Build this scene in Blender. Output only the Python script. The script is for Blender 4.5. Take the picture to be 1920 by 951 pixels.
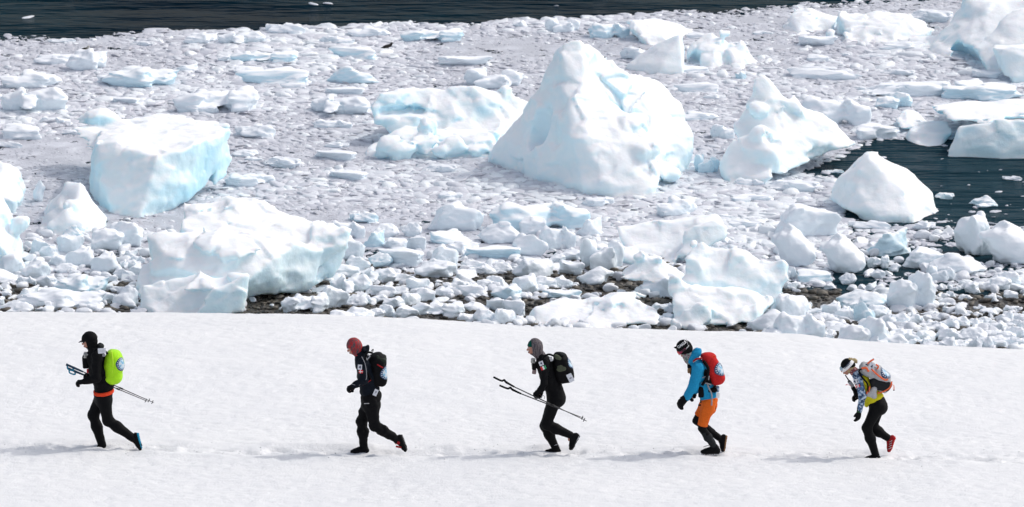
import bpy, bmesh, math, random
import numpy as np
import openvdb as vdb
from mathutils import Vector, Matrix, Euler

SC = bpy.context.scene
COL = SC.collection
for o in list(bpy.data.objects): bpy.data.objects.remove(o)

# ------------------------------------------------------------------ camera
CAM_H, PITCH, LENS = 29.0, 14.0, 175.0
FPX = LENS / 36.0 * 1920.0
cam_d = bpy.data.cameras.new('camera')
cam_d.lens = LENS; cam_d.sensor_width = 36.0
cam_d.clip_start = 1.0; cam_d.clip_end = 20000.0
cam_d.dof.use_dof = True; cam_d.dof.focus_distance = 73.0; cam_d.dof.aperture_fstop = 7.0
cam = bpy.data.objects.new('camera', cam_d); COL.objects.link(cam)
cam.location = (0, 0, CAM_H); cam.rotation_euler = (math.radians(90 - PITCH), 0, 0)
SC.camera = cam

# ------------------------------------------------------------------ light
SUN_EL, SUN_AZ = math.radians(47), math.radians(24)      # azimuth from +X towards +Y
sd = Vector((math.cos(SUN_EL) * math.cos(SUN_AZ), math.cos(SUN_EL) * math.sin(SUN_AZ), math.sin(SUN_EL)))
W = bpy.data.worlds.new('World'); SC.world = W; W.use_nodes = True
nt = W.node_tree
bg = nt.nodes['Background']; sky = nt.nodes.new('ShaderNodeTexSky')
sky.sky_type = 'NISHITA'; sky.sun_disc = False
sky.sun_elevation = SUN_EL; sky.sun_rotation = math.pi / 2 - SUN_AZ
sky.air_density = 1.0; sky.dust_density = 3.0; sky.ozone_density = 1.0
bg.inputs['Strength'].default_value = 0.15
hsv = nt.nodes.new('ShaderNodeHueSaturation'); hsv.inputs['Saturation'].default_value = .55      # thin high cloud whitens the sky
nt.links.new(sky.outputs['Color'], hsv.inputs['Color']); nt.links.new(hsv.outputs['Color'], bg.inputs['Color'])
sl = bpy.data.lights.new('sun', 'SUN'); sl.energy = 1.15; sl.angle = math.radians(0.5); sl.color = (1.0, 0.965, 0.91)
so = bpy.data.objects.new('sun', sl); COL.objects.link(so)
so.rotation_euler = sd.to_track_quat('Z', 'Y').to_euler()
SC.view_settings.view_transform = 'Standard'; SC.view_settings.look = 'None'
SC.view_settings.gamma = 1.0; SC.view_settings.use_curve_mapping = False
SC.view_settings.exposure = 0.3
SC.render.engine = 'CYCLES'
try:
    SC.cycles.use_denoising = True
    SC.cycles.max_bounces = 10; SC.cycles.diffuse_bounces = 8; SC.cycles.glossy_bounces = 3
    SC.cycles.transmission_bounces = 2; SC.cycles.caustics_reflective = False; SC.cycles.caustics_refractive = False
except Exception: pass

# ------------------------------------------------------------------ helpers
CP, SP = math.cos(math.radians(PITCH)), math.sin(math.radians(PITCH))
def ray(px, py):
    u, v = (px - 960.0) / FPX, (475.5 - py) / FPX
    return np.array([u, CP + v * SP, -SP + v * CP])
def on_z(px, py, z=0.0):
    r = ray(px, py); t = (z - CAM_H) / r[2]
    return np.array([r[0] * t, r[1] * t, z])
def on_y(px, py, y):
    r = ray(px, py); t = y / r[1]
    return np.array([r[0] * t, y, CAM_H + r[2] * t])

def tag(o, label=None, cat=None, group=None, kind=None):
    if label: o['label'] = label
    if cat: o['category'] = cat
    if group: o['group'] = group
    if kind: o['kind'] = kind
    return o
def link(name, me, mat=None, parent=None, loc=None):
    o = bpy.data.objects.new(name, me); COL.objects.link(o)
    if mat is not None and len(me.materials) == 0: me.materials.append(mat)
    if parent is not None: o.parent = parent
    if loc is not None: o.location = loc
    return o
def mesh_np(name, V, F, smooth=True):
    """V (n,3); F (m,k) int array, k = 3 or 4"""
    me = bpy.data.meshes.new(name)
    V = np.ascontiguousarray(V, dtype=np.float32); F = np.ascontiguousarray(F, dtype=np.int32)
    me.vertices.add(len(V)); me.vertices.foreach_set('co', V.ravel())
    k = F.shape[1]
    me.loops.add(F.size); me.loops.foreach_set('vertex_index', F.ravel())
    me.polygons.add(len(F)); me.polygons.foreach_set('loop_start', np.arange(0, F.size, k, dtype=np.int32))
    me.update(calc_edges=True)
    if smooth: me.polygons.foreach_set('use_smooth', np.ones(len(F), dtype=bool))
    return me

RS = np.random.RandomState(7)
TAB = RS.rand(32, 32, 32).astype(np.float32) * 2 - 1
def vnoise(x, y, z):
    xi, yi, zi = np.floor(x).astype(np.int32), np.floor(y).astype(np.int32), np.floor(z).astype(np.int32)
    fx, fy, fz = x - xi, y - yi, z - zi
    fx = fx * fx * (3 - 2 * fx); fy = fy * fy * (3 - 2 * fy); fz = fz * fz * (3 - 2 * fz)
    def t(a, b, c): return TAB[(xi + a) & 31, (yi + b) & 31, (zi + c) & 31]
    x00 = t(0,0,0) * (1 - fx) + t(1,0,0) * fx; x10 = t(0,1,0) * (1 - fx) + t(1,1,0) * fx
    x01 = t(0,0,1) * (1 - fx) + t(1,0,1) * fx; x11 = t(0,1,1) * (1 - fx) + t(1,1,1) * fx
    y0 = x00 * (1 - fy) + x10 * fy; y1 = x01 * (1 - fy) + x11 * fy
    return y0 * (1 - fz) + y1 * fz
def fbm(x, y, z, oct=3):
    s = 0; a = 1.0
    for i in range(oct):
        s = s + a * vnoise(x * 2 ** i + 7.3 * i, y * 2 ** i + 3.1 * i, z * 2 ** i + 5.7 * i); a *= 0.5
    return s
JIT = RS.rand(16, 16, 16, 3).astype(np.float32)
def cell(x, y, z):
    """distance to the nearest jittered cell point: melt scallops"""
    xi, yi, zi = np.floor(x).astype(np.int32), np.floor(y).astype(np.int32), np.floor(z).astype(np.int32)
    best = np.full(x.shape, 9.0, np.float32)
    for a in (-1, 0, 1):
        for b in (-1, 0, 1):
            for c in (-1, 0, 1):
                j = JIT[(xi + a) & 15, (yi + b) & 15, (zi + c) & 15]
                d = (xi + a + j[..., 0] - x) ** 2 + (yi + b + j[..., 1] - y) ** 2 + (zi + c + j[..., 2] - z) ** 2
                best = np.minimum(best, d)
    return np.sqrt(best)

JIN = RS.normal(size=(16, 16, 16, 3)).astype(np.float32)
def facet(x, y, z):
    """every cell of broken ice is cut by a plane of its own"""
    xi, yi, zi = np.floor(x).astype(np.int32), np.floor(y).astype(np.int32), np.floor(z).astype(np.int32)
    best = np.full(x.shape, 9.0, np.float32); val = np.zeros(x.shape, np.float32)
    for a in (-1, 0, 1):
        for b in (-1, 0, 1):
            for c in (-1, 0, 1):
                i = ((xi + a) & 15, (yi + b) & 15, (zi + c) & 15)
                j = JIT[i]; n = JIN[i]
                dx, dy, dz = xi + a + j[..., 0] - x, yi + b + j[..., 1] - y, zi + c + j[..., 2] - z
                d = dx * dx + dy * dy + dz * dz; k = d < best
                best = np.where(k, d, best); val = np.where(k, dx * n[..., 0] + dy * n[..., 1] + dz * n[..., 2], val)
    return np.clip(val, -1, 1)

def hull_planes(pts):
    bm = bmesh.new()
    for p in pts: bm.verts.new(p)
    bmesh.ops.convex_hull(bm, input=bm.verts)
    out = []
    c = np.mean(np.array(pts), axis=0)
    bm.normal_update()
    for f in bm.faces:
        n = np.array(f.normal); 
        if np.linalg.norm(n) < .5: continue
        d = float(np.dot(n, np.array(f.verts[0].co)))
        if np.dot(n, c) > d: n, d = -n, -d
        if not any(abs(d - e) < .02 and np.dot(n, m) > .995 for m, e in out): out.append((n, d))
    bm.free()
    return out
def sd_hull(X, Y, Z, planes, k):
    ds = [n[0] * X + n[1] * Y + n[2] * Z - d for n, d in planes]
    m = ds[0]
    for d in ds[1:]: m = np.maximum(m, d)
    s = 0
    for d in ds: s = s + np.exp((d - m) / k)
    return m + k * np.log(s)
def smin(a, b, k):
    h = np.clip(.5 + .5 * (b - a) / k, 0, 1)
    return b * (1 - h) + a * h - k * h * (1 - h)
def smax(a, b, k): return -smin(-a, -b, k)
def grid(lo, hi, vx):
    n = [int(math.ceil((hi[i] - lo[i]) / vx)) + 1 for i in range(3)]
    ax = [(lo[i] + vx * np.arange(n[i])).astype(np.float32) for i in range(3)]
    return np.meshgrid(*ax, indexing='ij', sparse=False)
def polygonise(name, D, lo, vx, smooth=True):
    D = np.ascontiguousarray(D, dtype=np.float32)
    D[0] = D[-1] = vx; D[:, 0] = D[:, -1] = vx; D[:, :, 0] = D[:, :, -1] = vx
    D = np.maximum(D, -3 * vx); D = np.minimum(D, 3 * vx)
    g = vdb.FloatGrid(3 * vx); g.copyFromArray(D)
    r_ = g.convertToPolygons(isovalue=0.0)
    pts, quads = r_[0], r_[-1]
    V = np.array(pts, dtype=np.float32) * vx + np.array(lo, dtype=np.float32)
    Q = np.array(quads)[:, ::-1]
    return V, Q

# ------------------------------------------------------------------ materials
def M(name): 
    m = bpy.data.materials.new(name); m.use_nodes = True
    return m, m.node_tree.nodes, m.node_tree.links, m.node_tree.nodes['Principled BSDF']
def noise_node(N, L, vec, scale, detail=3, rough=.55, mapping=None):
    n = N.new('ShaderNodeTexNoise'); n.inputs['Scale'].default_value = scale
    n.inputs['Detail'].default_value = detail; n.inputs['Roughness'].default_value = rough
    if mapping:
        mp = N.new('ShaderNodeMapping'); mp.inputs['Scale'].default_value = mapping
        L.new(vec, mp.inputs['Vector']); vec = mp.outputs['Vector']
    L.new(vec, n.inputs['Vector']); return n
def ramp(N, L, src, stops):
    r = N.new('ShaderNodeValToRGB'); e = r.color_ramp.elements
    while len(e) < len(stops): e.new(0.5)
    for i, (p, c) in enumerate(stops):
        e[i].position = p; e[i].color = c if len(c) == 4 else (*c, 1)
    L.new(src, r.inputs['Fac']); return r
def mixc(N, L, fac, a, b):
    m = N.new('ShaderNodeMix'); m.data_type = 'RGBA'
    for k, s in ((0, fac), (6, a), (7, b)):
        if hasattr(s, 'links'): L.new(s, m.inputs[k])
        elif k == 0: m.inputs[0].default_value = s
        else: m.inputs[k].default_value = (*s, 1)
    return m.outputs[2]
def bump(N, L, h, strength, dist, normal=None):
    b = N.new('ShaderNodeBump'); b.inputs['Strength'].default_value = strength; b.inputs['Distance'].default_value = dist
    L.new(h, b.inputs['Height'])
    if normal is not None: L.new(normal, b.inputs['Normal'])
    return b.outputs['Normal']

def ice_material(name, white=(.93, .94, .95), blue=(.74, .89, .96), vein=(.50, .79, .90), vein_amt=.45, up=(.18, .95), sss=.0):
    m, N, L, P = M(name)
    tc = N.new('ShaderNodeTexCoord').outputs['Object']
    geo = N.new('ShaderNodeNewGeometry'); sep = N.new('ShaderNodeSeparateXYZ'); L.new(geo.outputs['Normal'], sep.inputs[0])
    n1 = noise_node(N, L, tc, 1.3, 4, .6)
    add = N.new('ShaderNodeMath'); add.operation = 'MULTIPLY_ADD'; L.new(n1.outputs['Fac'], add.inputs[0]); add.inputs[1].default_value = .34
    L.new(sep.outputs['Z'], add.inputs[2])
    r = ramp(N, L, add.outputs[0], [(up[0], (0, 0, 0)), (up[1], (1, 1, 1))])       # old snow on what faces up, bare ice elsewhere, shade tinted into its blue
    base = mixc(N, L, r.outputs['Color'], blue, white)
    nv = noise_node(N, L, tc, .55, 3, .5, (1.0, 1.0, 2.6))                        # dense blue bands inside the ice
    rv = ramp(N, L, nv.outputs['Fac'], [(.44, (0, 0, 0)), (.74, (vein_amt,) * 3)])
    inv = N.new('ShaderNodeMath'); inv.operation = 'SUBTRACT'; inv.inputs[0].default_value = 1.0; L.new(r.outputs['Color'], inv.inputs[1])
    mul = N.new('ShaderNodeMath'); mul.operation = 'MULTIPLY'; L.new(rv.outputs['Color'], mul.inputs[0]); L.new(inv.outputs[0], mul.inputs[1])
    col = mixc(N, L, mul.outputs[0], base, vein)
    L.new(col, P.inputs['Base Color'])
    P.inputs['Roughness'].default_value = .5; P.inputs['IOR'].default_value = 1.31
    P.inputs['Specular IOR Level'].default_value = .35
    if sss > 0:
        P.inputs['Subsurface Weight'].default_value = sss
        P.inputs['Subsurface Radius'].default_value = (.75, .9, 1.0); P.inputs['Subsurface Scale'].default_value = .14
    n2 = noise_node(N, L, tc, 5.0, 5, .62); n3 = noise_node(N, L, tc, 22.0, 3, .6)
    b1 = bump(N, L, n2.outputs['Fac'], .45, .05); b2 = bump(N, L, n3.outputs['Fac'], .25, .008, b1)
    L.new(b2, P.inputs['Normal'])
    return m
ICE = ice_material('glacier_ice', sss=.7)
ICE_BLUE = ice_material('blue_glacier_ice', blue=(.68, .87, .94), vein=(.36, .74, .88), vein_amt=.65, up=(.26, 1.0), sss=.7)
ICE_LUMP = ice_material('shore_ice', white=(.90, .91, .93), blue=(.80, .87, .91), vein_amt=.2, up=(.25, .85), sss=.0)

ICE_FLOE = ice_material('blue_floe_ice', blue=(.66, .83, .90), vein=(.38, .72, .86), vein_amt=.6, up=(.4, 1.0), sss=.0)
def snow_mat():
    m, N, L, P = M('wind_packed_snow')
    tc = N.new('ShaderNodeTexCoord').outputs['Object']
    n1 = noise_node(N, L, tc, .6, 4, .6)
    r = ramp(N, L, n1.outputs['Fac'], [(.3, (.715, .715, .722)), (.7, (.755, .752, .752))])
    L.new(r.outputs['Color'], P.inputs['Base Color'])
    P.inputs['Roughness'].default_value = .62; P.inputs['Specular IOR Level'].default_value = .25
    n2 = noise_node(N, L, tc, 9, 5, .7, (1, .8, 1)); n3 = noise_node(N, L, tc, 34, 3, .65)
    b1 = bump(N, L, n2.outputs['Fac'], .45, .035); b2 = bump(N, L, n3.outputs['Fac'], .7, .014, b1)
    L.new(b2, P.inputs['Normal'])
    return m
SNOW = snow_mat()
def water_mat():
    m, N, L, P = M('cold_sea_water')
    tc = N.new('ShaderNodeTexCoord').outputs['Object']
    n0 = noise_node(N, L, tc, .08, 3, .5)
    r = ramp(N, L, n0.outputs['Fac'], [(.35, (.002, .010, .019)), (.7, (.005, .030, .042))])
    sp = N.new('ShaderNodeSeparateXYZ'); L.new(tc, sp.inputs[0])                    # shallower and greener close to the shore
    mr = N.new('ShaderNodeMapRange'); mr.inputs['From Min'].default_value = 136; mr.inputs['From Max'].default_value = 126; L.new(sp.outputs['Y'], mr.inputs['Value'])
    L.new(mixc(N, L, mr.outputs['Result'], r.outputs['Color'], (.013, .036, .049)), P.inputs['Base Color'])
    P.inputs['Roughness'].default_value = .14; P.inputs['IOR'].default_value = 1.10
    P.inputs['Specular IOR Level'].default_value = .05
    P.inputs['Specular Tint'].default_value = (.55, .8, 1.0, 1)
    n1 = noise_node(N, L, tc, .34, 4, .6, (.40, 1.5, 1)); n2 = noise_node(N, L, tc, 3.2, 4, .65, (.5, 1.2, 1))
    b1 = bump(N, L, n1.outputs['Fac'], 1.0, 1.3); b2 = bump(N, L, n2.outputs['Fac'], .8, .06, b1)
    L.new(b2, P.inputs['Normal'])
    return m
WATER = water_mat()
def shore_mat():
    m, N, L, P = M('wet_shore_gravel')
    tc = N.new('ShaderNodeTexCoord').outputs['Object']
    v = N.new('ShaderNodeTexVoronoi'); v.inputs['Scale'].default_value = 9; L.new(tc, v.inputs['Vector'])
    n = noise_node(N, L, tc, 3, 4)
    r = ramp(N, L, n.outputs['Fac'], [(.3, (.022, .019, .016)), (.7, (.075, .062, .046))])
    L.new(r.outputs['Color'], P.inputs['Base Color']); P.inputs['Roughness'].default_value = .45
    L.new(bump(N, L, v.outputs['Distance'], 1.0, .08), P.inputs['Normal'])
    return m
SHORE = shore_mat()
def stone_mat():
    m, N, L, P = M('wet_stone')
    oi = N.new('ShaderNodeAttribute'); oi.attribute_name = 'tone'
    r = ramp(N, L, oi.outputs['Fac'], [(0, (.018, .016, .014)), (.6, (.075, .064, .048)), (1, (.17, .15, .12))])
    L.new(r.outputs['Color'], P.inputs['Base Color']); P.inputs['Roughness'].default_value = .62
    tc = N.new('ShaderNodeTexCoord').outputs['Object']; n2 = noise_node(N, L, tc, 14, 4, .65); L.new(bump(N, L, n2.outputs['Fac'], .9, .03), P.inputs['Normal'])
    return m
STONE = stone_mat()
def brash_mat():
    m, N, L, P = M('brash_ice')
    a = N.new('ShaderNodeAttribute'); a.attribute_name = 'tone'
    r = ramp(N, L, a.outputs['Fac'], [(0, (.46, .46, .50)), (.55, (.60, .60, .645)), (.9, (.76, .775, .80)), (1, (.86, .88, .89))])
    L.new(r.outputs['Color'], P.inputs['Base Color']); P.inputs['Roughness'].default_value = .28; P.inputs['IOR'].default_value = 1.31
    tc = N.new('ShaderNodeTexCoord').outputs['Object']
    n2 = noise_node(N, L, tc, 12, 3, .6); L.new(bump(N, L, n2.outputs['Fac'], .6, .03), P.inputs['Normal'])
    return m
BRASH = brash_mat()
def plain(name, col, rough=.7, spec=.3, metal=0.0, nz=0.0, ns=60, sheen=0.0):
    m, N, L, P = M(name)
    tc = N.new('ShaderNodeTexCoord').outputs['Object']
    n = noise_node(N, L, tc, ns, 3, .6)
    k = .8
    r = ramp(N, L, n.outputs['Fac'], [(.3, tuple(c * k for c in col)), (.7, col)])
    L.new(r.outputs['Color'], P.inputs['Base Color'])
    P.inputs['Roughness'].default_value = rough; P.inputs['Specular IOR Level'].default_value = spec; P.inputs['Metallic'].default_value = metal
    if nz: L.new(bump(N, L, n.outputs['Fac'], nz, .01), P.inputs['Normal'])
    return m
# ------------------------------------------------------------------ the snow slope
FEET = [(-200, 834), (190, 838), (680, 846), (1040, 845), (1340, 848), (1640, 855), (2100, 864)]
RIDGE = [(-400, 583), (0, 585), (300, 587), (600, 590), (800, 598), (1000, 612), (1200, 617), (1400, 622), (1500, 628), (1600, 640), (1750, 648), (1920, 656), (2300, 668)]
def interp(tab, x): return np.interp(x, [a for a, b in tab], [b for a, b in tab])
YF, YR = 70.0, 85.0
def tan_dep(py):     # slope of the line of sight for a row (px = centre)
    v = (475.5 - py) / FPX
    return (SP - v * CP) / (CP + v * SP)
def snow_profile(x):
    """height coefficients for columns x (array)"""
    df, dr = YF / CP, YR / CP
    pf = 960 + x * FPX / (YF * 1.04); pr = 960 + x * FPX / (YR * 1.035)
    zf = CAM_H - YF * tan_dep(interp(FEET, pf)); tr = tan_dep(interp(RIDGE, pr)); zr = CAM_H - YR * tr
    s = YR - YF
    b = (tr - (zf - zr) / s) / (s ** 3 * .75); a = tr - b * s ** 3
    return zf, a, b, zr, tr
def snow_z(x, y):
    x = np.asarray(x, float); y = np.asarray(y, float)
    x, y = np.broadcast_arrays(x, y)
    xc = np.clip(x, -14, 14)
    zf, a, b, zr, tr = snow_profile(xc)
    s = y - YF
    z_mid = zf - a * s - b * np.maximum(s, 0) ** 4 / 4
    sr = np.maximum(y - YR, 0)
    z_far = zr - tr * sr - .035 * np.minimum(sr, 9) ** 2 - .63 * np.maximum(sr - 9, 0)
    sn = np.maximum(60 - y, 0)
    z_near = -.0 + .22 * sn * np.clip(sn / 12, 0, 1)
    z = np.where(y > YR, z_far, z_mid) + z_near
    return z
def snow_detail(x, y):
    d = .018 * fbm(x * .55, y * .8, x * 0 + 1.5, 3) + .008 * fbm(x * 2.6, y * 3.2, x * 0 + 4.5, 3)
    d = d + .010 * np.abs(vnoise(x * 4.5, y * 6, x * 0 + 9.1)) * np.exp(-((y - 80) / 14) ** 2)
    d = d - .014 * np.clip(1 - cell(x * 3.1, y * 3.6, x * 0 + .5) * 2.0, 0, 1) - .016 * np.clip(1 - cell(x * 6.3 + 3, y * 7, x * 0 + .5) * 1.9, 0, 1) * (vnoise(x, y, x * 0) > -.2)
    # the trodden line the walkers follow
    w = .28 + .10 * vnoise(x * .9, x * 0, x * 0 + 2)
    c = YF - .05 + .12 * vnoise(x * .35, x * 0 + 5, x * 0)
    t = np.exp(-((y - c) / w) ** 2)
    d = d - .055 * t + t * (.060 * np.abs(fbm(x * 3.5, y * 6, x * 0 + 3, 3)))
    k = np.round(x / .43); jit = .06 * np.sin(k * 12.9898); yc = c + .11 * np.where(k % 2 == 0, 1, -1) + .05 * np.sin(k * 7.7)
    d = d - .050 * np.exp(-((x - k * .43 - jit) / .135) ** 4 - ((y - yc) / .06) ** 4)          # boot prints
    rim = np.exp(-((y - c - .42) / .16) ** 2) + .8 * np.exp(-((y - c + .40) / .14) ** 2)
    d = d + rim * .055 * np.clip(vnoise(x * 2.3, y * 3, x * 0 + 8) + .35, 0, 1)
    return d
def patch(xs, ys, extra=0.0):
    X, Y = np.meshgrid(xs, ys, indexing='ij')
    Z = snow_z(X, Y) + snow_detail(X, Y)
    n, m = X.shape
    V = np.stack([X, Y, Z], -1).reshape(-1, 3)
    i = np.arange(n * m).reshape(n, m)
    F = np.stack([i[:-1, :-1], i[1:, :-1], i[1:, 1:], i[:-1, 1:]], -1).reshape(-1, 4)
    return V, F
def axis(segs):
    out = []
    for a, b, st in segs: out += list(np.arange(a, b - 1e-6, st))
    out.append(segs[-1][1]); return np.array(out)
xs = axis([(-160, -24, 4), (-24, -10.5, .5), (-10.5, 10.5, .045), (10.5, 24, .5), (24, 160, 4)])
ys = axis([(-40, 40, 4), (40, 65, .8), (65, 73, .04), (73, 90, .07), (90, 112, .6)])
V, F = patch(xs, ys)
tag(link('snow_slope', mesh_np('snow_slope', V, F), SNOW), kind='structure')

def ground_mesh(name, x0, x1, y0, y1, st, zf, mat):
    xs = np.arange(x0, x1 + st, st); ys = np.arange(y0, y1 + st, st)
    X, Y = np.meshgrid(xs, ys, indexing='ij'); Z = zf(X, Y)
    n, m = X.shape; i = np.arange(n * m).reshape(n, m)
    F = np.stack([i[:-1, :-1], i[1:, :-1], i[1:, 1:], i[:-1, 1:]], -1).reshape(-1, 4)
    return tag(link(name, mesh_np(name, np.stack([X, Y, Z], -1).reshape(-1, 3), F), mat), kind='structure')
# waterline of the beach, as image rows per column, turned into ground distances
WL = [(-300, 520), (200, 530), (420, 545), (620, 520), (760, 505), (1000, 500), (1250, 500), (1480, 545), (1560, 552), (1700, 575), (1920, 565), (2300, 570)]
def waterline(x):
    px = 960 + x * FPX / 115.0
    row = interp(WL, px); return CAM_H / tan_dep(row)
def shore_z(x, y):
    d = waterline(x) - y
    return np.clip(.05 * d, -1.6, .22) + .05 * fbm(x * .6, y * .6, x * 0, 3) * .8 + .02 * fbm(x * 3, y * 3, x * 0 + 2, 2)
ground_mesh('shore', -60, 60, 96, 136, .25, shore_z, SHORE)
# the sea, one sheet to the horizon, real swell on the open part
me = bpy.data.meshes.new('sea'); bm = bmesh.new()
for v in ((-9000, 60, 0), (9000, 60, 0), (9000, 15000, 0), (-9000, 15000, 0)): bm.verts.new(v)
bm.faces.new(bm.verts); bm.to_mesh(me); bm.free()
tag(link('sea', me, WATER), kind='structure')

# ------------------------------------------------------------------ stones of the beach (uncountable)
def template(seed, flat, nsub=1, noise=.25):
    bm = bmesh.new(); bmesh.ops.create_icosphere(bm, subdivisions=nsub, radius=1)
    r = np.random.RandomState(seed)
    V = np.array([v.co[:] for v in bm.verts]); F = np.array([[v.index for v in f.verts] for f in bm.faces])
    bm.free()
    n = r.normal(size=(6, 3)); n /= np.linalg.norm(n, axis=1)[:, None]
    for k in n:                                   # planed-off sides: broken ice and stone
        d = V @ k; c = r.uniform(.45, .8)
        V = V - np.outer(np.maximum(d - c, 0), k) * .9
    V *= 1 + noise * r.uniform(-1, 1, (len(V), 1)) * .4
    V[:, 2] *= flat
    return V, F
def scatter(name, temps, P, S, A, tone, mat):
    """P (n,3) positions, S (n,3) scales, A (n) yaw, tone (n)"""
    r = np.random.RandomState(3); idx = r.randint(0, len(temps), len(P))
    Vs, Fs, Ts = [], [], []; off = 0
    for t, (V, F) in enumerate(temps):
        k = np.where(idx == t)[0]
        if len(k) == 0: continue
        v = V[None] * S[k][:, None]
        c, s = np.cos(A[k])[:, None], np.sin(A[k])[:, None]
        x = v[..., 0] * c - v[..., 1] * s; y = v[..., 0] * s + v[..., 1] * c
        tz = r.normal(0, .10, (len(k), 2))
        z = v[..., 2] + x * tz[:, :1] + y * tz[:, 1:]
        w = np.stack([x, y, z], -1) + P[k][:, None]
        Vs.append(w.reshape(-1, 3)); Fs.append((F[None] + (np.arange(len(k)) * len(V))[:, None, None] + off).reshape(-1, 3))
        Ts.append(np.repeat(tone[k], len(V))); off += len(k) * len(V)
    V = np.concatenate(Vs); F = np.concatenate(Fs); T = np.concatenate(Ts)
    me = mesh_np(name, V, F)
    at = me.attributes.new('tone', 'FLOAT', 'POINT'); at.data.foreach_set('value', T.astype(np.float32))
    return link(name, me, mat)
r = np.random.RandomState(11)
n = 9000
X = r.uniform(-13, 13, n); Y = r.uniform(106, 119, n)
Z = shore_z(X, Y); ok = (Z > -.06); X, Y, Z = X[ok], Y[ok], Z[ok]; n = len(X)
s = np.minimum(np.exp(r.normal(-2.75, .5, n)), .15); S = np.stack([s * r.uniform(.8, 1.5, n), s * r.uniform(.7, 1.2, n), s * .7], -1)
o = scatter('shore_stones', [template(i, .75) for i in range(8)], np.stack([X, Y, Z + s * .2], -1), S, r.uniform(0, 6.3, n), r.rand(n) ** 1.5, STONE)
tag(o, 'wet dark stones and pebbles covering the narrow beach between the ice', 'stones', kind='stuff')

r = np.random.RandomState(5); n = 500
X = r.uniform(-9, 9, n); Y = YF - .05 + r.normal(0, .30, n)
s = np.exp(r.uniform(math.log(.004), math.log(.012), n)); Z = snow_z(X, Y) + snow_detail(X, Y)
o = scatter('snow_clods', [template(200 + i, .8, 1, .3) for i in range(5)], np.stack([X, Y, Z + s * .3], -1), np.stack([s * 1.2, s, s], -1), r.uniform(0, 6.3, n), r.rand(n), SNOW)
tag(o, 'small clods of kicked up snow along the trodden line', 'snow clods', kind='stuff')
# ------------------------------------------------------------------ icebergs, one by one
def hullpts(spec, Y0, yb):
    """spec: ('o', outline, d0, d1, sf, sb) an outline with thickness  |  ('p', [(px,py,d)...]) free points.
    An optional trailing 'air' keeps the underside as drawn."""
    air = spec[-1] == 'air'
    out = []
    if spec[0] == 'p':
        for (px, py, d) in spec[1]:
            p = on_y(px, py, Y0 + d); out.append(p)
            if py >= yb - 3 - d * 18 and not air: q = p.copy(); q[2] = -.4; out.append(q)
    else:
        _, ol, d0, d1, sf, sb = spec[:6]
        dm = (d0 + d1) / 2
        pts = np.array([on_y(px, py, Y0 + dm) for px, py in ol])
        c = pts.mean(0); zlo = pts[:, 2].min()
        for y, s in ((d0, sf), (dm - (dm - d0) * .45, (1 + (sf - 1) * .30)), (dm + (d1 - dm) * .45, (1 + (sb - 1) * .30)), (d1, sb)):
            q = pts.copy(); q[:, 0] = c[0] + (pts[:, 0] - c[0]) * s
            q[:, 2] = zlo + (pts[:, 2] - zlo) * (.35 + .65 * s) if not air else c[2] + (pts[:, 2] - c[2]) * s
            q[:, 1] = Y0 + y; out += list(q)
        if not air:
            for y, s in ((d0, sf), (d1, sb)):
                for p in pts:
                    if p[2] < zlo + .35: out.append(np.array([c[0] + (p[0] - c[0]) * s, Y0 + y, -.4]))
    return out
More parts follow.
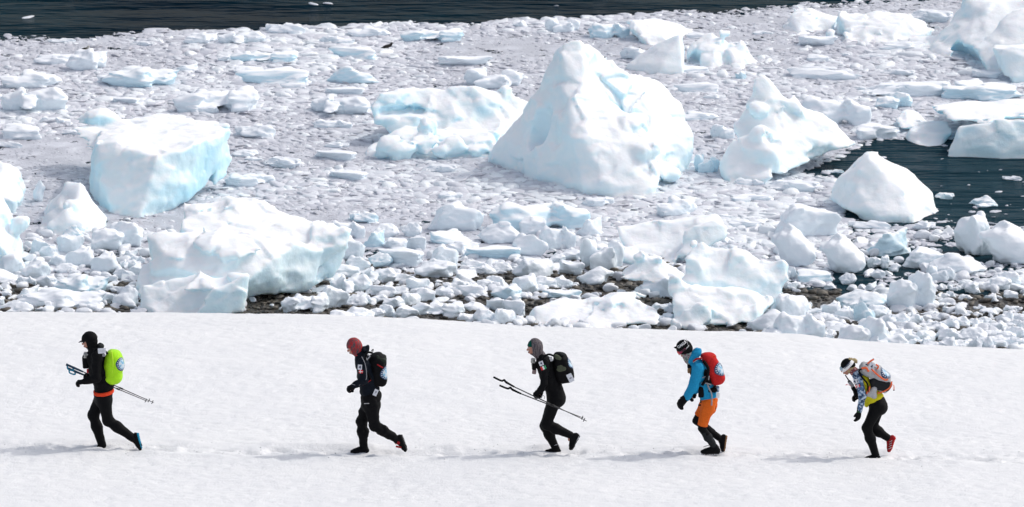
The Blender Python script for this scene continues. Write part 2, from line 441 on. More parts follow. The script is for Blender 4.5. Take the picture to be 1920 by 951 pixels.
def berg(label, yb, px0, hulls, cuts=(), balls=(), vx=.06, k=.10, amp=.10, scal=.05, sc=1.1, mat=None, seed=0, flute=0.0, cat='iceberg', name='iceberg', group=None, zcut=-.35):
    Y0 = CAM_H / tan_dep(yb); org = on_y(px0, yb, Y0); org[2] = 0
    hs = [[p - org for p in hullpts(h, Y0, yb)] for h in hulls]
    allp = np.concatenate([np.array(h) for h in hs])
    lo = allp.min(0) - .35; hi = allp.max(0) + .35; lo[2] = zcut - .1
    for b in balls:
        q = on_y(b[0], b[1], Y0 + b[2]) - org; R = max(b[3:6]); lo = np.minimum(lo, q - R - .1); hi = np.maximum(hi, q + R + .1)
    lo[2] = zcut - .1
    X, Y, Z = grid(lo, hi, vx)
    s = seed * 3.7
    wx = .09 * vnoise(X * .7 + s, Y * .7, Z * .7) + .04 * vnoise(X * 2.1 + s, Y * 2.1, Z * 2.1); wy = .11 * vnoise(X * .7 + 5, Y * .7 + s, Z * .7)
    wz = .12 * vnoise(X * .8, Y * .8 + 9, Z * .8 + s) + .04 * vnoise(X * 2.3, Y * 2.3 + 9, Z * 2.3 + s)
    if amp < .05: wx, wy, wz = wx * .5, wy * .5, wz * .5
    XX, YY, ZZ = X + wx, Y + wy, Z + wz
    D = None
    for h in hs:
        d = sd_hull(XX, YY, ZZ, hull_planes(h), .011)
        D = d if D is None else smin(D, d, k * .5)
    for b in balls:
        q = on_y(b[0], b[1], Y0 + b[2]) - org; R = np.array(b[3:6])
        d = (np.sqrt(((XX - q[0]) / R[0]) ** 2 + ((YY - q[1]) / R[1]) ** 2 + ((ZZ - q[2]) / R[2]) ** 2) - 1) * R.min()
        D = d if D is None else smin(D, d, .10)
    for b in cuts:
        q = on_y(b[0], b[1], Y0 + b[2]) - org; R = np.array(b[3:6])
        d = (np.sqrt(((XX - q[0]) / R[0]) ** 2 + ((YY - q[1]) / R[1]) ** 2 + ((ZZ - q[2]) / R[2]) ** 2) - 1) * R.min()
        D = smax(D, -d, .05)
    D = D + amp * .75 * (.55 * vnoise(X * 1.2 + s, Y * 1.2, Z * 1.5) + .20 * vnoise(X * 2.7, Y * 2.7 + s, Z * 3.3) + .10 * vnoise(X * 6, Y * 6, Z * 7 + s))
    rg = 1 - np.abs(vnoise(X * 1.5 + 3 + s, Y * 1.5, Z * 1.9)); D = D - amp * .5 * rg ** 3
    if scal: D = D + scal * .75 * (1.0 - 1.25 * np.clip(cell(X / sc * 1.6 + s, Y / sc * 1.6, Z / sc * 2.0), 0, 1) ** 2)
    D = D + amp * .36 * facet(X * 1.5 + s, Y * 1.5, Z * 1.8) + amp * .10 * facet(X * 4.2 + s, Y * 4.2, Z * 5)
    if flute: D = D + flute * np.abs(vnoise(X * 5 + s, Y * 5, Z * .8)) * np.clip(1.5 - Z, 0.3, 1)
    wl = np.exp(-((Z - .06) / .09) ** 2); D = D + .035 * wl                      # notch melted by the water
    D = smax(D, -(Z - zcut), .03)
    V, Q = polygonise(name, D, lo, vx)
    o = link(name, mesh_np(name, V, Q), mat or ICE, loc=org)
    return tag(o, label, cat, group)

berg('tall pointed white iceberg, the highest peak, in the middle of the drift ice', 372, 1110, [
    ('p', [(1058,76,3.4),(1092,72,3.4),(1038,105,3.6),(1000,185,3.9),(940,262,4.0),(915,302,4.0),(1005,343,1.7),(1110,368,.2),(1062,180,2.2),(1128,95,4.2),(1185,155,4.6),(1190,300,6.0),(960,300,5.6)]),
    ('p', [(1150,150,4.6),(1182,140,4.4),(1238,150,4.6),(1272,192,4.4),(1298,262,3.7),(1294,315,3.4),(1240,345,1.6),(1165,195,3.4),(1205,330,1.2),(1170,300,6.0),(1285,300,5.4)]),
    ('p', [(1060,178,1.9),(1128,186,2.2),(1162,196,2.5),(1176,250,1.9),(1196,290,1.2),(1234,338,.8),(1222,364,.3),(1150,374,0),(1096,364,.3),(1046,345,1.3),(1040,262,2.2),(1150,300,3.2)]),
    ('p', [(1102,93,3.6),(1150,110,3.9),(1188,150,4.1),(1172,180,3.4),(1120,135,3.2),(1060,90,3.6),(1150,210,4.4)]),
    ('p', [(1196,172,3.0),(1180,250,1.9),(1206,288,1.2),(1228,330,.8),(1240,300,2.2),(1225,240,2.9),(1215,170,4.0),(1180,200,3.6)]),
    ('p', [(1248,300,1.8),(1268,330,1.4),(1255,345,1.3),(1225,345,.9),(1230,310,1.6),(1240,320,2.6)]),
  ], cuts=[(1208,208,2.7,.34,.50,.52),(1226,240,2.3,.26,.4,.34),(1262,292,2.0,.40,.50,.52),(1196,172,2.9,.12,.5,.30),(1010,240,2.6,.45,.5,.7)],
  balls=[(1206,288,1.25,.34,.34,.20),(1180,232,2.1,.3,.4,.2),(1262,335,1.5,.22,.2,.2)], amp=.11, scal=.05, sc=1.6, vx=.055, seed=1, k=.10)
berg('broad flat-topped iceberg with a fluted pale blue front', 412, 300, [
    ('p', [(176,268,2.2),(235,262,2.6),(292,286,1.1),(345,279,1.4),(428,250,2.9),(437,238,3.9),(160,345,2.6),(166,368,2.2),(205,402,.7),(262,413,0),(340,390,1.0),(390,360,2.1),(424,305,3.5),(400,226,5.4),(300,216,6.2),(190,238,5.6),(180,300,5.2)]),
    ('p', [(126,256,4.8),(134,222,6.0),(250,211,6.8),(400,214,6.4),(432,232,5.4),(420,290,5.2),(140,275,4.6),(200,300,4.2)]),
    ('p', [(400,300,3.0),(432,268,3.6),(446,300,3.8),(440,330,3.4),(405,352,2.8),(380,340,3.8)]),
  ], cuts=[(300,300,.2,.9,.25,.14),(255,372,-.45,.45,.5,.6)], balls=[(190,222,6.0,.5,.5,.25)], amp=.08, scal=.09, sc=1.7, flute=.035, seed=2, mat=ICE_BLUE)
berg('huge sloping white iceberg stranded behind the snow edge, undercut at its right end', 588, 440, [
    ('p', [(325,402,2.6),(345,378,3.6),(420,366,4.2),(520,384,4.0),(600,408,3.4),(646,434,2.4),(652,462,2.0),(600,500,1.8),(480,480,1.4),(335,462,1.6),(360,520,3.6),(600,480,3.8)], 'air'),
    ('p', [(272,436,1.6),(380,424,1.8),(470,446,1.0),(560,462,1.3),(612,470,1.8),(585,545,1.6),(540,562,1.2),(482,568,.6),(470,520,.2),(330,505,.3),(285,508,.8),(560,520,3.2),(350,470,3.4)]),
    ('p', [(256,535,1.0),(264,488,1.4),(320,462,1.4),(420,478,.6),(445,520,.2),(400,560,-.2),(262,560,.4),(300,560,2.2),(430,520,2.6)]),
    ('p', [(370,452,1.0),(476,444,1.0),(500,470,.6),(430,486,.3),(385,470,.5),(440,470,1.6)]),
    ('p', [(640,440,2.2),(655,470,2.2),(640,500,2.2),(560,556,1.6),(540,520,2.8),(600,450,3.0)], 'air'),
  ], cuts=[(310,450,-.1,.42,.35,.16),(566,432,.7,.30,.35,.26),(610,446,1.0,.26,.35,.30),(560,585,.2,1.2,1.3,.24),(410,470,-.15,.5,.25,.14)],
  amp=.14, scal=.08, sc=1.2, seed=3)
berg('blocky white iceberg with a notched top, in front of the huge sloping one', 612, 365, [
    ('p', [(262,590,.3),(266,536,.7),(330,520,.9),(395,523,.9),(468,514,.8),(470,545,.6),(462,596,.2),(380,600,0),(300,598,0),(300,560,1.7),(450,560,1.7)]),
    ('p', [(362,520,.6),(372,508,.8),(386,522,.6),(400,540,.3),(350,540,.3),(380,540,1.2)], 'air'),
    ('p', [(350,596,0),(385,552,.05),(440,530,.3),(470,516,.6),(460,596,.1),(420,560,1.0)]),
  ], cuts=[(350,560,-.1,.10,.3,.5)], amp=.08, scal=.06, sc=.8, vx=.045, seed=4)
berg('rounded white iceberg cut by the left border, behind its lumpy lower neighbour', 402, 10, [
    ('o', [(-60,400),(-50,330),(0,318),(28,330),(45,362),(40,398)], 0, 2.6, .7, .8)], amp=.12, scal=.06, seed=5)
berg('lumpy pale blue iceberg cut by the left border, standing in front of the rounded one', 515, 0, [
    ('o', [(-70,515),(-60,395),(0,402),(35,440),(42,480),(32,515)], 0, 1.8, .7, .8),
    ('o', [(-40,440),(-30,380),(5,372),(20,400),(18,440)], .6, 1.8, .7, .8),
    ('o', [(15,440),(25,402),(58,400),(62,415),(45,440)], .8, 1.6, .6, .7, 'air')], amp=.10, scal=.05, seed=6)
berg('cone-shaped grey white iceberg between the left border and the fluted flat-topped one', 443, 120, [
    ('p', [(52,430,1.6),(58,432,.9),(120,443,0),(190,432,.6),(206,410,1.2),(150,345,1.5),(126,342,1.7),(104,372,1.5),(80,400,1.4),(165,385,1.2),(170,420,2.8),(90,400,2.8)]),
    ('p', [(95,410,.4),(130,382,.6),(165,430,.1),(120,442,-.05),(80,435,.2),(130,420,1)])], balls=[(130,385,.8,.2,.2,.14)], amp=.10, scal=.04, sc=1.2, seed=7)
berg('low turquoise iceberg with rounded bulges along its front, left of the tall peak', 302, 800, [
    ('p', [(702,226,2.0),(699,194,2.2),(722,172,2.5),(775,160,2.8),(850,164,2.9),(905,178,2.7),(962,170,3.0),(1002,190,3.0),(1010,240,2.2),(930,272,1.4),(750,260,1.6),(900,230,4.6),(760,225,4.4)]),
    ('p', [(679,285,.8),(682,270,1.0),(722,250,1.4),(758,234,1.6),(800,232,1.5),(850,245,1.6),(930,250,1.8),(960,278,1.2),(920,292,.3),(845,299,0),(760,303,0),(700,296,.3),(800,280,2.8)]),
    ('p', [(780,232,1.0),(792,226,1.1),(816,226,1.1),(822,240,.9),(815,298,-.1),(780,298,-.1),(800,270,1.2)]),
  ], balls=[(733,268,.5,.36,.4,.34),(855,276,.4,.38,.3,.30),(832,286,.1,.2,.2,.16),(895,276,.5,.30,.3,.18),(760,282,.2,.4,.3,.36),(800,245,1.0,.22,.25,.3),(910,262,.9,.3,.3,.14)],
  cuts=[(900,238,1.2,1.0,.5,.13),(770,215,1.9,.9,.7,.16),(960,255,.7,.8,.5,.16)], amp=.14, scal=.06, sc=1.0, mat=ICE_BLUE, seed=8)
berg('spiked iceberg with a smooth dome at its foot, right of the tall peak', 348, 1450, [
    ('p', [(1344,325,.9),(1350,300,1.0),(1368,262,1.1),(1395,256,1.1),(1430,270,.8),(1452,310,.4),(1440,342,0),(1395,349,0),(1360,345,.2),(1400,310,2.2)]),
    ('p', [(1376,232,2.0),(1386,212,2.2),(1412,200,2.3),(1436,150,2.5),(1455,182,2.5),(1490,200,2.4),(1528,262,1.8),(1480,325,.5),(1420,330,.6),(1380,262,1.6),(1520,250,3.8),(1410,250,3.8)]),
    ('p', [(1478,205,2.4),(1530,208,2.8),(1575,238,2.6),(1608,270,2.2),(1570,284,1.6),(1500,318,.8),(1455,338,.3),(1440,260,1.4),(1560,260,4.0),(1470,250,4.0)]),
    ('p', [(1412,180,2.2),(1420,158,2.4),(1440,150,2.4),(1460,190,2.2),(1420,215,2.0),(1440,200,3.0)], 'air'),
    ('p', [(1472,200,2.0),(1485,166,2.4),(1500,182,2.4),(1510,215,2.0),(1490,215,3.0)], 'air'),
  ], cuts=[(1500,285,.5,.55,.6,.42),(1445,250,.9,.22,.3,.4),(1556,292,1.2,.5,.6,.22)], balls=[(1420,205,1.9,.3,.4,.2),(1440,300,.75,.42,.5,.42),(1425,262,1.2,.35,.5,.40)], amp=.09, scal=.07, sc=1.5, seed=9, k=.45)
berg('steep-sided white iceberg like a tilted wedge in the dark pool', 418, 1665, [
    ('p', [(1563,378,1.6),(1569,332,2.1),(1592,308,2.3),(1620,281,2.3),(1640,284,2.4),(1700,318,2.2),(1744,362,1.8),(1768,400,1.3),(1738,414,.6),(1715,418,0),(1640,417,.1),(1585,402,.7),(1626,300,1.3),(1600,345,.9),(1700,380,4.0),(1600,360,4.0)]),
    ('p', [(1585,402,.6),(1602,345,.8),(1625,300,1.4),(1700,370,.5),(1715,416,-.05),(1640,417,0),(1640,380,1.6)])],
    cuts=[(1598,330,.9,.3,.4,.12)], amp=.10, scal=.05, sc=1.6, seed=10)
berg('enormous pale blue iceberg with a small dark blue cave at its foot, in the corner', 140, 1850, [
    ('p', [(1728,132,2.6),(1738,112,3.2),(1782,72,4.0),(1790,30,4.5),(1812,-6,5),(1842,-62,5.5),(1990,-90,6),(2050,130,2),(1900,141,0),(1830,139,.4),(1790,138,1.0),(1900,100,9),(1850,20,3.2)]),
    ('p', [(1800,138,.5),(1850,60,1.6),(1900,10,2.2),(2000,20,2.2),(2000,138,-.4),(1900,142,-.2),(1900,100,3)]),
    ('p', [(1735,130,2.4),(1790,70,3.0),(1850,10,3.8),(1870,60,2.2),(1800,125,.9),(1820,120,3)]),
  ], cuts=[(1818,134,.3,.42,2.4,.50)], amp=.11, scal=.10, sc=3.0, vx=.08, seed=11, mat=ICE_BLUE)
berg('small pale iceberg hump leaning on the foot of the enormous corner iceberg', 98, 1730, [
    ('p', [(1690,96,.8),(1705,72,1.2),(1760,62,1.6),(1785,70,1.6),(1775,94,.2),(1720,98,0),(1750,90,2.4)])], amp=.08, scal=.05, seed=12)
berg('white block with a flat top, in front of the enormous corner iceberg', 158, 1900, [
    ('p', [(1862,89,1.2),(1875,90,.5),(1960,88,.5),(1960,156,.1),(1895,158,0),(1878,150,.2),(1872,105,.4),(1870,86,2.2),(1960,84,2.4),(1960,150,2.2)], 'air'),
    ('p', [(1880,100,.4),(1960,100,.3),(1960,158,0),(1893,158,0),(1900,140,1.8),(1960,140,1.8)])], amp=.05, scal=.04, seed=13)
berg('long two-humped iceberg in the far upper right near the open water', 86, 1600, [
    ('p', [(1450,76,2.2),(1466,55,2.6),(1484,20,3.2),(1500,16,3.4),(1540,24,3.4),(1572,28,3.2),(1560,70,1.6),(1500,78,1.2),(1540,60,4.4)]),
    ('p', [(1530,84,.2),(1550,55,1.0),(1575,20,2.0),(1612,20,2.2),(1660,26,2.2),(1700,22,2.4),(1738,40,2.2),(1746,56,1.8),(1738,66,1.2),(1690,80,.3),(1600,86,0),(1640,60,4.2),(1600,60,4.2)]),
    ('p', [(1452,84,1.0),(1460,70,1.4),(1490,66,1.4),(1520,76,.8),(1510,84,.4),(1490,80,1.8)]),
  ], cuts=[(1570,50,1.0,.2,.5,.6)], amp=.16, scal=.09, sc=1.2, seed=14)
berg('slanting snow-covered ice slab behind the tall peak, beside the sail-shaped one', 95, 1250, [
    ('p', [(1180,58,1.6),(1184,30,2.4),(1200,27,2.6),(1250,42,3.2),(1308,60,3.0),(1322,82,2.2),(1260,92,.4),(1215,82,.6),(1195,70,1.0),(1270,80,3.6)]),
    ('p', [(1184,40,2.2),(1188,26,2.4),(1204,30,2.4),(1215,42,2.4),(1220,36,2.6),(1240,42,2.6),(1210,60,2.0)], 'air')], amp=.10, scal=.05, seed=15)
berg('triangular sail-shaped ice slab with a sheer right edge behind the tall peak', 142, 1232, [
    ('p', [(1174,130,.8),(1200,104,1.0),(1238,84,1.0),(1278,60,.9),(1283,64,1.1),(1280,141,.1),(1232,144,0),(1190,138,.4),(1276,100,2.0),(1200,125,2.0)])],
    amp=.05, scal=.02, seed=16)
berg('iceberg with small turrets and holes on its crest, right of the sail-shaped slab', 132, 1360, [
    ('p', [(1282,126,.9),(1290,100,1.2),(1306,70,1.6),(1322,60,1.8),(1345,66,1.8),(1368,90,1.4),(1395,96,1.4),(1424,116,1.0),(1445,128,.8),(1400,132,0),(1330,133,0),(1350,110,3.2)]),
    ('p', [(1340,100,1.0),(1348,58,1.4),(1370,55,1.5),(1368,75,1.3),(1356,100,1.1),(1356,85,1.9)], 'air'),
    ('p', [(1375,105,.9),(1384,80,1.1),(1392,78,1.2),(1400,100,1.0),(1388,95,1.7)], 'air')],
    cuts=[(1363,88,1.0,.14,.5,.2),(1362,112,.5,.12,.3,.14),(1303,100,.7,.16,.5,.5)], amp=.14, scal=.10, sc=.8, seed=17)
berg('broad ice shelf with a thick snow rim and a blue wall at the right border', 298, 1850, [
    ('p', [(1745,205,2.6),(1750,192,3.6),(1980,190,4.2),(1990,222,1.6),(1860,226,1.4),(1790,226,1.6),(1752,216,2.0),(1980,205,5.5),(1790,200,5.5)], 'air'),
    ('p', [(1776,298,.3),(1784,268,.45),(1802,232,.6),(1980,222,.5),(1985,294,0),(1860,299,0),(1800,260,3.8),(1980,250,3.8)])],
    amp=.07, scal=.05, sc=1.4, seed=18, mat=ICE_BLUE)
berg('turquoise lump half under water between the blue-walled shelf and the spiked iceberg', 279, 1730, [
    ('p', [(1674,222,2.4),(1690,206,2.8),(1722,210,2.9),(1750,228,2.4),(1748,242,1.8),(1690,244,1.8),(1720,235,3.6)], 'air'),
    ('p', [(1700,262,.9),(1712,244,1.4),(1740,232,1.9),(1780,230,1.6),(1787,244,1.2),(1772,270,.4),(1740,280,0),(1750,262,2.4),(1700,255,2.6)])],
    amp=.09, scal=.05, seed=19, mat=ICE_BLUE)
berg('thin-lipped grey white ice slab with a long low tongue, below the tall peak', 502, 1250, [
    ('p', [(1148,420,1.8),(1200,412,2.2),(1290,414,2.0),(1300,404,2.2),(1352,404,2.0),(1363,425,1.8),(1280,488,.4),(1255,500,.2),(1200,490,.6),(1290,450,3.4)]),
    ('p', [(1270,488,.4),(1280,430,.8),(1340,412,1.0),(1364,425,1.0),(1362,455,.8),(1320,478,.4),(1350,440,2.4)]),
    ('p', [(1096,452,1.2),(1120,456,.8),(1235,490,-.05),(1225,503,0),(1180,490,.1),(1130,468,.5),(1180,465,1.8),(1240,460,1.4)])],
    cuts=[(1276,470,.2,.10,.4,.5)], amp=.07, scal=.05, seed=20, vx=.05)
berg('upright rugged white iceberg with a torn crest touching the snow edge, right of centre', 634, 1380, [
    ('p', [(1275,500,2.0),(1282,468,2.4),(1310,462,2.5),(1345,480,2.4),(1400,478,2.6),(1478,490,2.4),(1474,530,2.0),(1466,560,1.8),(1425,600,1.6),(1280,590,1.6),(1440,540,3.8),(1300,540,3.8)]),
    ('p', [(1250,524,1.0),(1300,528,1.1),(1385,540,1.1),(1448,552,1.2),(1452,560,1.1),(1425,570,.8),(1418,614,.3),(1340,622,0),(1258,616,.2),(1262,560,.6),(1300,580,2.2),(1420,580,2.2)]),
    ('p', [(1246,620,.1),(1265,585,.2),(1310,562,.3),(1345,580,.2),(1350,618,-.1),(1300,622,-.15),(1310,600,.8)])],
    cuts=[(1380,520,1.2,.7,.25,.10),(1300,512,1.0,.3,.3,.3)], balls=[(1293,466,2.3,.14,.2,.1),(1262,522,1.0,.12,.15,.07)], amp=.12, scal=.09, sc=.8, seed=21, vx=.05)
berg('weathered white lump overhanging a dark hollow on the beach, left of the torn-crested iceberg', 578, 1222, [
    ('p', [(1160,512,.6),(1168,500,.8),(1195,488,.9),(1212,482,1.0),(1245,488,.9),(1282,512,.8),(1280,530,.6),(1240,540,.2),(1175,530,.2),(1230,520,1.6)], 'air'),
    ('p', [(1185,530,.4),(1265,530,.4),(1255,566,.3),(1192,564,.2),(1230,550,1.4)])],
    cuts=[(1222,502,.3,.14,.2,.16)], balls=[(1196,484,.8,.16,.15,.10),(1235,488,.8,.14,.15,.1)], amp=.08, scal=.07, sc=.6, vx=.04, seed=22)
berg('low wide heap of white ice lying along the snow edge in the centre', 636, 1120, [
    ('p', [(984,606,.8),(998,570,1.1),(1050,556,1.4),(1110,558,1.5),(1150,566,1.3),(1160,600,.4),(1080,618,0),(1000,616,.2),(1080,590,2.4)]),
    ('p', [(1090,614,.1),(1110,576,.7),(1170,562,1.0),(1205,566,1.0),(1248,580,.7),(1244,612,.1),(1160,622,-.1),(1180,590,1.8)])],
    balls=[(1150,563,1.2,.5,.4,.10)], amp=.09, scal=.07, sc=.7, vx=.045, seed=23)
# ------------------------------------------------------------------ ice lumps: carved variants, then copied
def lump_mesh(name, style, seed):
    r = np.random.RandomState(100 + seed)
    n = 22 if style != 'slab' else 14
    p = r.normal(size=(n, 3)); p /= np.linalg.norm(p, axis=1)[:, None]
    p *= r.uniform(.75, 1.05, (n, 1)); p[:, 2] = np.where(p[:, 2] < 0, p[:, 2] * .5, p[:, 2])
    if style == 'peak': p[:, :2] *= (1 - .6 * np.clip(p[:, 2:3], 0, 1)); p = np.vstack([p, [[r.uniform(-.4, .4), 0, 1.05]]])
    if style == 'slab': p[:, 2] = np.sign(p[:, 2]) * (.5 + .25 * r.rand(n)) + p[:, 0] * r.uniform(-.35, .35)
    planes = hull_planes([tuple(q) for q in p])
    vx = .06; lo = np.array([-1.4] * 3); hi = np.array([1.4] * 3)
    X, Y, Z = grid(lo, hi, vx)
    s = seed * 5.1
    wx, wy, wz = [.18 * vnoise(X * 1.3 + s + a, Y * 1.3 + a, Z * 1.3) for a in (0, 7, 13)]
    D = sd_hull(X + wx, Y + wy, Z + wz, planes, .02)
    if style in ('floe', 'heap'):
        for _ in range(4 if style == 'heap' else 3):
            c = r.uniform(-.75, .75, 2); q = [(c[0] + dx * r.uniform(.3, .6), c[1] + dy * r.uniform(.3, .6), z) for dx in (-1, 1) for dy in (-1, 1) for z in (-.4, r.uniform(.25, 1.0))]
            D = smin(D if _ or style == 'floe' else D + .25, sd_hull(X + wx, Y + wy, Z + wz, hull_planes(q), .09), .12)
    D = D + .06 * (1 - 1.25 * np.clip(cell(X * 1.5 + s, Y * 1.5, Z * 1.5), 0, 1) ** 2) + .07 * vnoise(X * 3 + s, Y * 3, Z * 3) + .03 * vnoise(X * 7 + s, Y * 7, Z * 7)
    D = D + .045 * facet(X * 1.7 + s, Y * 1.7, Z * 1.7) + .015 * facet(X * 4.5 + s, Y * 4.5, Z * 4.5)
    D = smax(D, -(Z + .45), .05)
    V, Q = polygonise(name, D, lo, vx)
    mn, mx = V.min(0), V.max(0)
    V[:, 0] = (V[:, 0] - (mn[0] + mx[0]) / 2) / (mx[0] - mn[0]); V[:, 1] = (V[:, 1] - (mn[1] + mx[1]) / 2) / (mx[1] - mn[1])
    V[:, 2] = (V[:, 2] - mn[2]) / (mx[2] - mn[2])
    return V, Q
VAR = {}
for si, st in enumerate(('boulder', 'peak', 'slab', 'floe', 'heap')):
    VAR[st] = [lump_mesh('ice_lump', st, si * 10 + j) for j in range(6 if st == 'boulder' else 4)]
MESHES = {}
def lump(x0, y0, x1, y1, style='boulder', var=None, label=None, group=None, name='ice_lump', cat='ice lump', mat=None, base=0.0, rng=random.Random(5)):
    """an ice lump whose picture fills the box: real size from the distance of its foot"""
    Y0 = CAM_H / tan_dep(y1); gz = max(0.0, float(shore_z(np.array([0.0 + (x0 + x1 - 1920) / 2 * Y0 / FPX]), np.array([Y0]))[0])) if y1 > 470 else 0.0
    gz = max(0, gz - .05)
    Y0 = (CAM_H - gz) / tan_dep(y1)
    m = Y0 / CP / FPX * .985
    w, h = (x1 - x0) * m, (y1 - y0) * m
    dep = w * rng.uniform(.55, .85)
    if style in ('floe',): dep = w * .9
    dep = min(dep, h * 1.9)
    hz = max((h - .19 * dep) / .97, h * .45) * 1.15
    c = on_y((x0 + x1) / 2, y1, Y0 + dep * .42)
    var = rng.randrange(len(VAR[style])) if var is None else var
    mat = mat or ICE_LUMP
    key = (style, var, mat.name)
    flip = rng.choice((-1, 1)); yaw = rng.uniform(-.25, .25)
    if key not in MESHES:
        V, Q = VAR[style][var]; MESHES[key] = mesh_np(name, V, Q); MESHES[key].materials.append(mat)
    o = bpy.data.objects.new(name, MESHES[key]); COL.objects.link(o)
    sink = hz * .10 + .02
    o.location = (c[0], Y0 + dep * .42, gz - sink); o.scale = (w * .98, dep, hz + sink)
    if flip < 0: yaw += math.pi
    o.rotation_euler = (0, 0, yaw)
    tag(o, label, cat, group); return o

